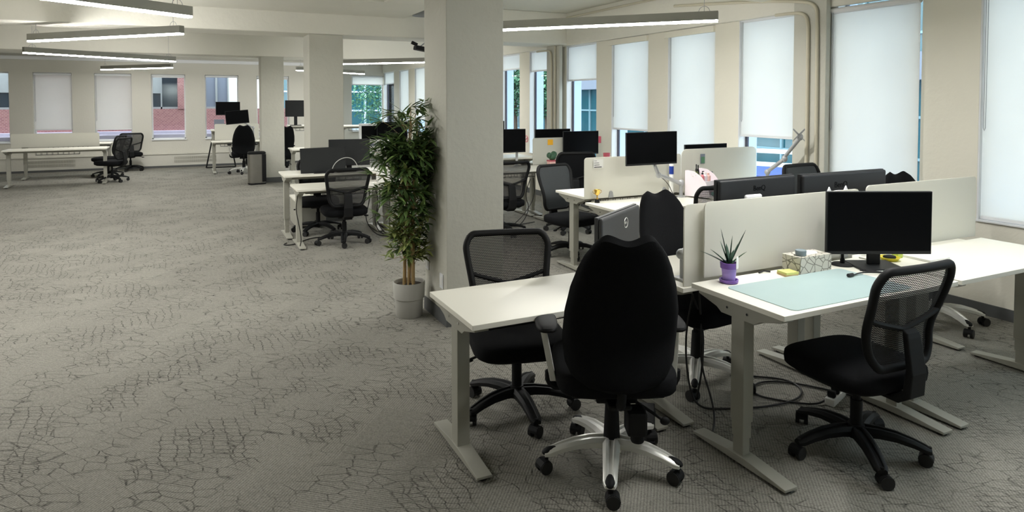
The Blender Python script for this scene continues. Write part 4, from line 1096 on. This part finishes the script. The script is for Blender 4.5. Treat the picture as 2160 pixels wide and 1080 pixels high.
# glass office building to the right
def curtain(name,label,x,y0,y1,z0,z1,axis,dy=1.4,dz=1.1,mat='tealglass'):
    o=empty(name,(x,(y0+y1)/2,z0),0 if axis=='x' else 0,label,'building')
    L=(y1-y0)/2; g=MB().box(0,3,-L,L,0,z1-z0) if axis=='x' else MB().box(-L,L,0,3,0,z1-z0)
    g.build('glass_wall',mat,o); g=MB(); k=-L
    while k<=L:
        if axis=='x': g.box(-.08,0,k-.035,k+.035,0,z1-z0)
        else: g.box(k-.05,k+.05,-.08,0,0,z1-z0)
        k+=dy
    z=0
    while z<=z1-z0:
        if axis=='x': g.box(-.07,0,-L,L,z,z+.07)
        else: g.box(-L,L,-.07,0,z,z+.08)
        z+=dz
    g.build('mullion_grid','mull',o)
    return o
b=curtain('glass_office_building','teal glass office building seen through the right side windows',17,-6,44,-1,6.5,'x')
g=MB().box(-.6,0,-25,25,3.2,3.9); g.build('floor_band','panelgrey',b)
b2=empty('glass_grid_building',(9.5,37,-1),0,'gridded glass building beyond the far corner window','building')
g=MB().box(-6,4,0,4,0,9); g.build('glass_wall','tealglass',b2); g=MB()
for k in range(12): g.box(-6+k*.9-.05,-6+k*.9+.05,-.08,0,0,9)
for k in range(9): g.box(-6,4,-.08,0,k*1.05,k*1.05+.08)
g.build('mullion_grid','extfin',b2)
def tree(x,y,z0,h,r,label,seed):
    rd=random.Random(seed); o=empty('street_tree',(x,y,z0),0,label,'tree')
    MB().tube([(0,0,0),(.1,0,h*.4),(0,.1,h*.75)],.14,r1=.05,n=8,smooth=1).build('trunk','bark',o,smooth=True)
    g=MB()
    for k in range(2600):
        a=rd.uniform(0,2*PI); e=math.acos(rd.uniform(-1,1)); q=r*rd.random()**.4
        p=(q*sin(e)*cos(a),q*sin(e)*sin(a),h*.68+q*cos(e)*1.1)
        leaf(g,p,(rd.uniform(-1,1),rd.uniform(-1,1),rd.uniform(-.6,.4)),.17,.10,.5)
    g.build('crown','treeleaf',o); return o
tree(8.6,32,-1,4.6,1.7,'green tree before the gridded glass building',1)
tree(12.1,24.5,-1,5.0,1.15,'green tree outside the farther right windows',2)
tree(11.9,21.4,-1,4.4,.9,'green tree outside the window beside the conduit pier',5)
# blue trailer outside the half lowered blind
o=empty('blue_trailer',(9.9,8.6,-1),24,'blue service trailer with white rails outside the half lowered window','trailer')
MB().box(-.9,1.6,-1.6,1.6,.55,1.35).build('body','blue',o,bevel=.03)
g=MB()
for z,dz_ in ((1.52,.0),(1.75,.0)): g.box(-.95,-.88,-1.6,1.6,z,z+.07)
g.build('side_rail','paper',o)
MB().box(-.94,-.90,-.2,.45,.85,1.3).build('hatch','paper',o,bevel=.02); MB().box(-.96,-.94,-.12,.37,.92,1.15).build('hatch_window','blue',o)
for yy in (-1,1):
    MB().cyl((0,0,0),.32,.2,n=24,T=Matrix.Translation((-.6,yy,.32))@Matrix.Rotation(R(-90),4,'Y')@Matrix.Translation((0,0,0))).build('wheel','glide',o,smooth=True)
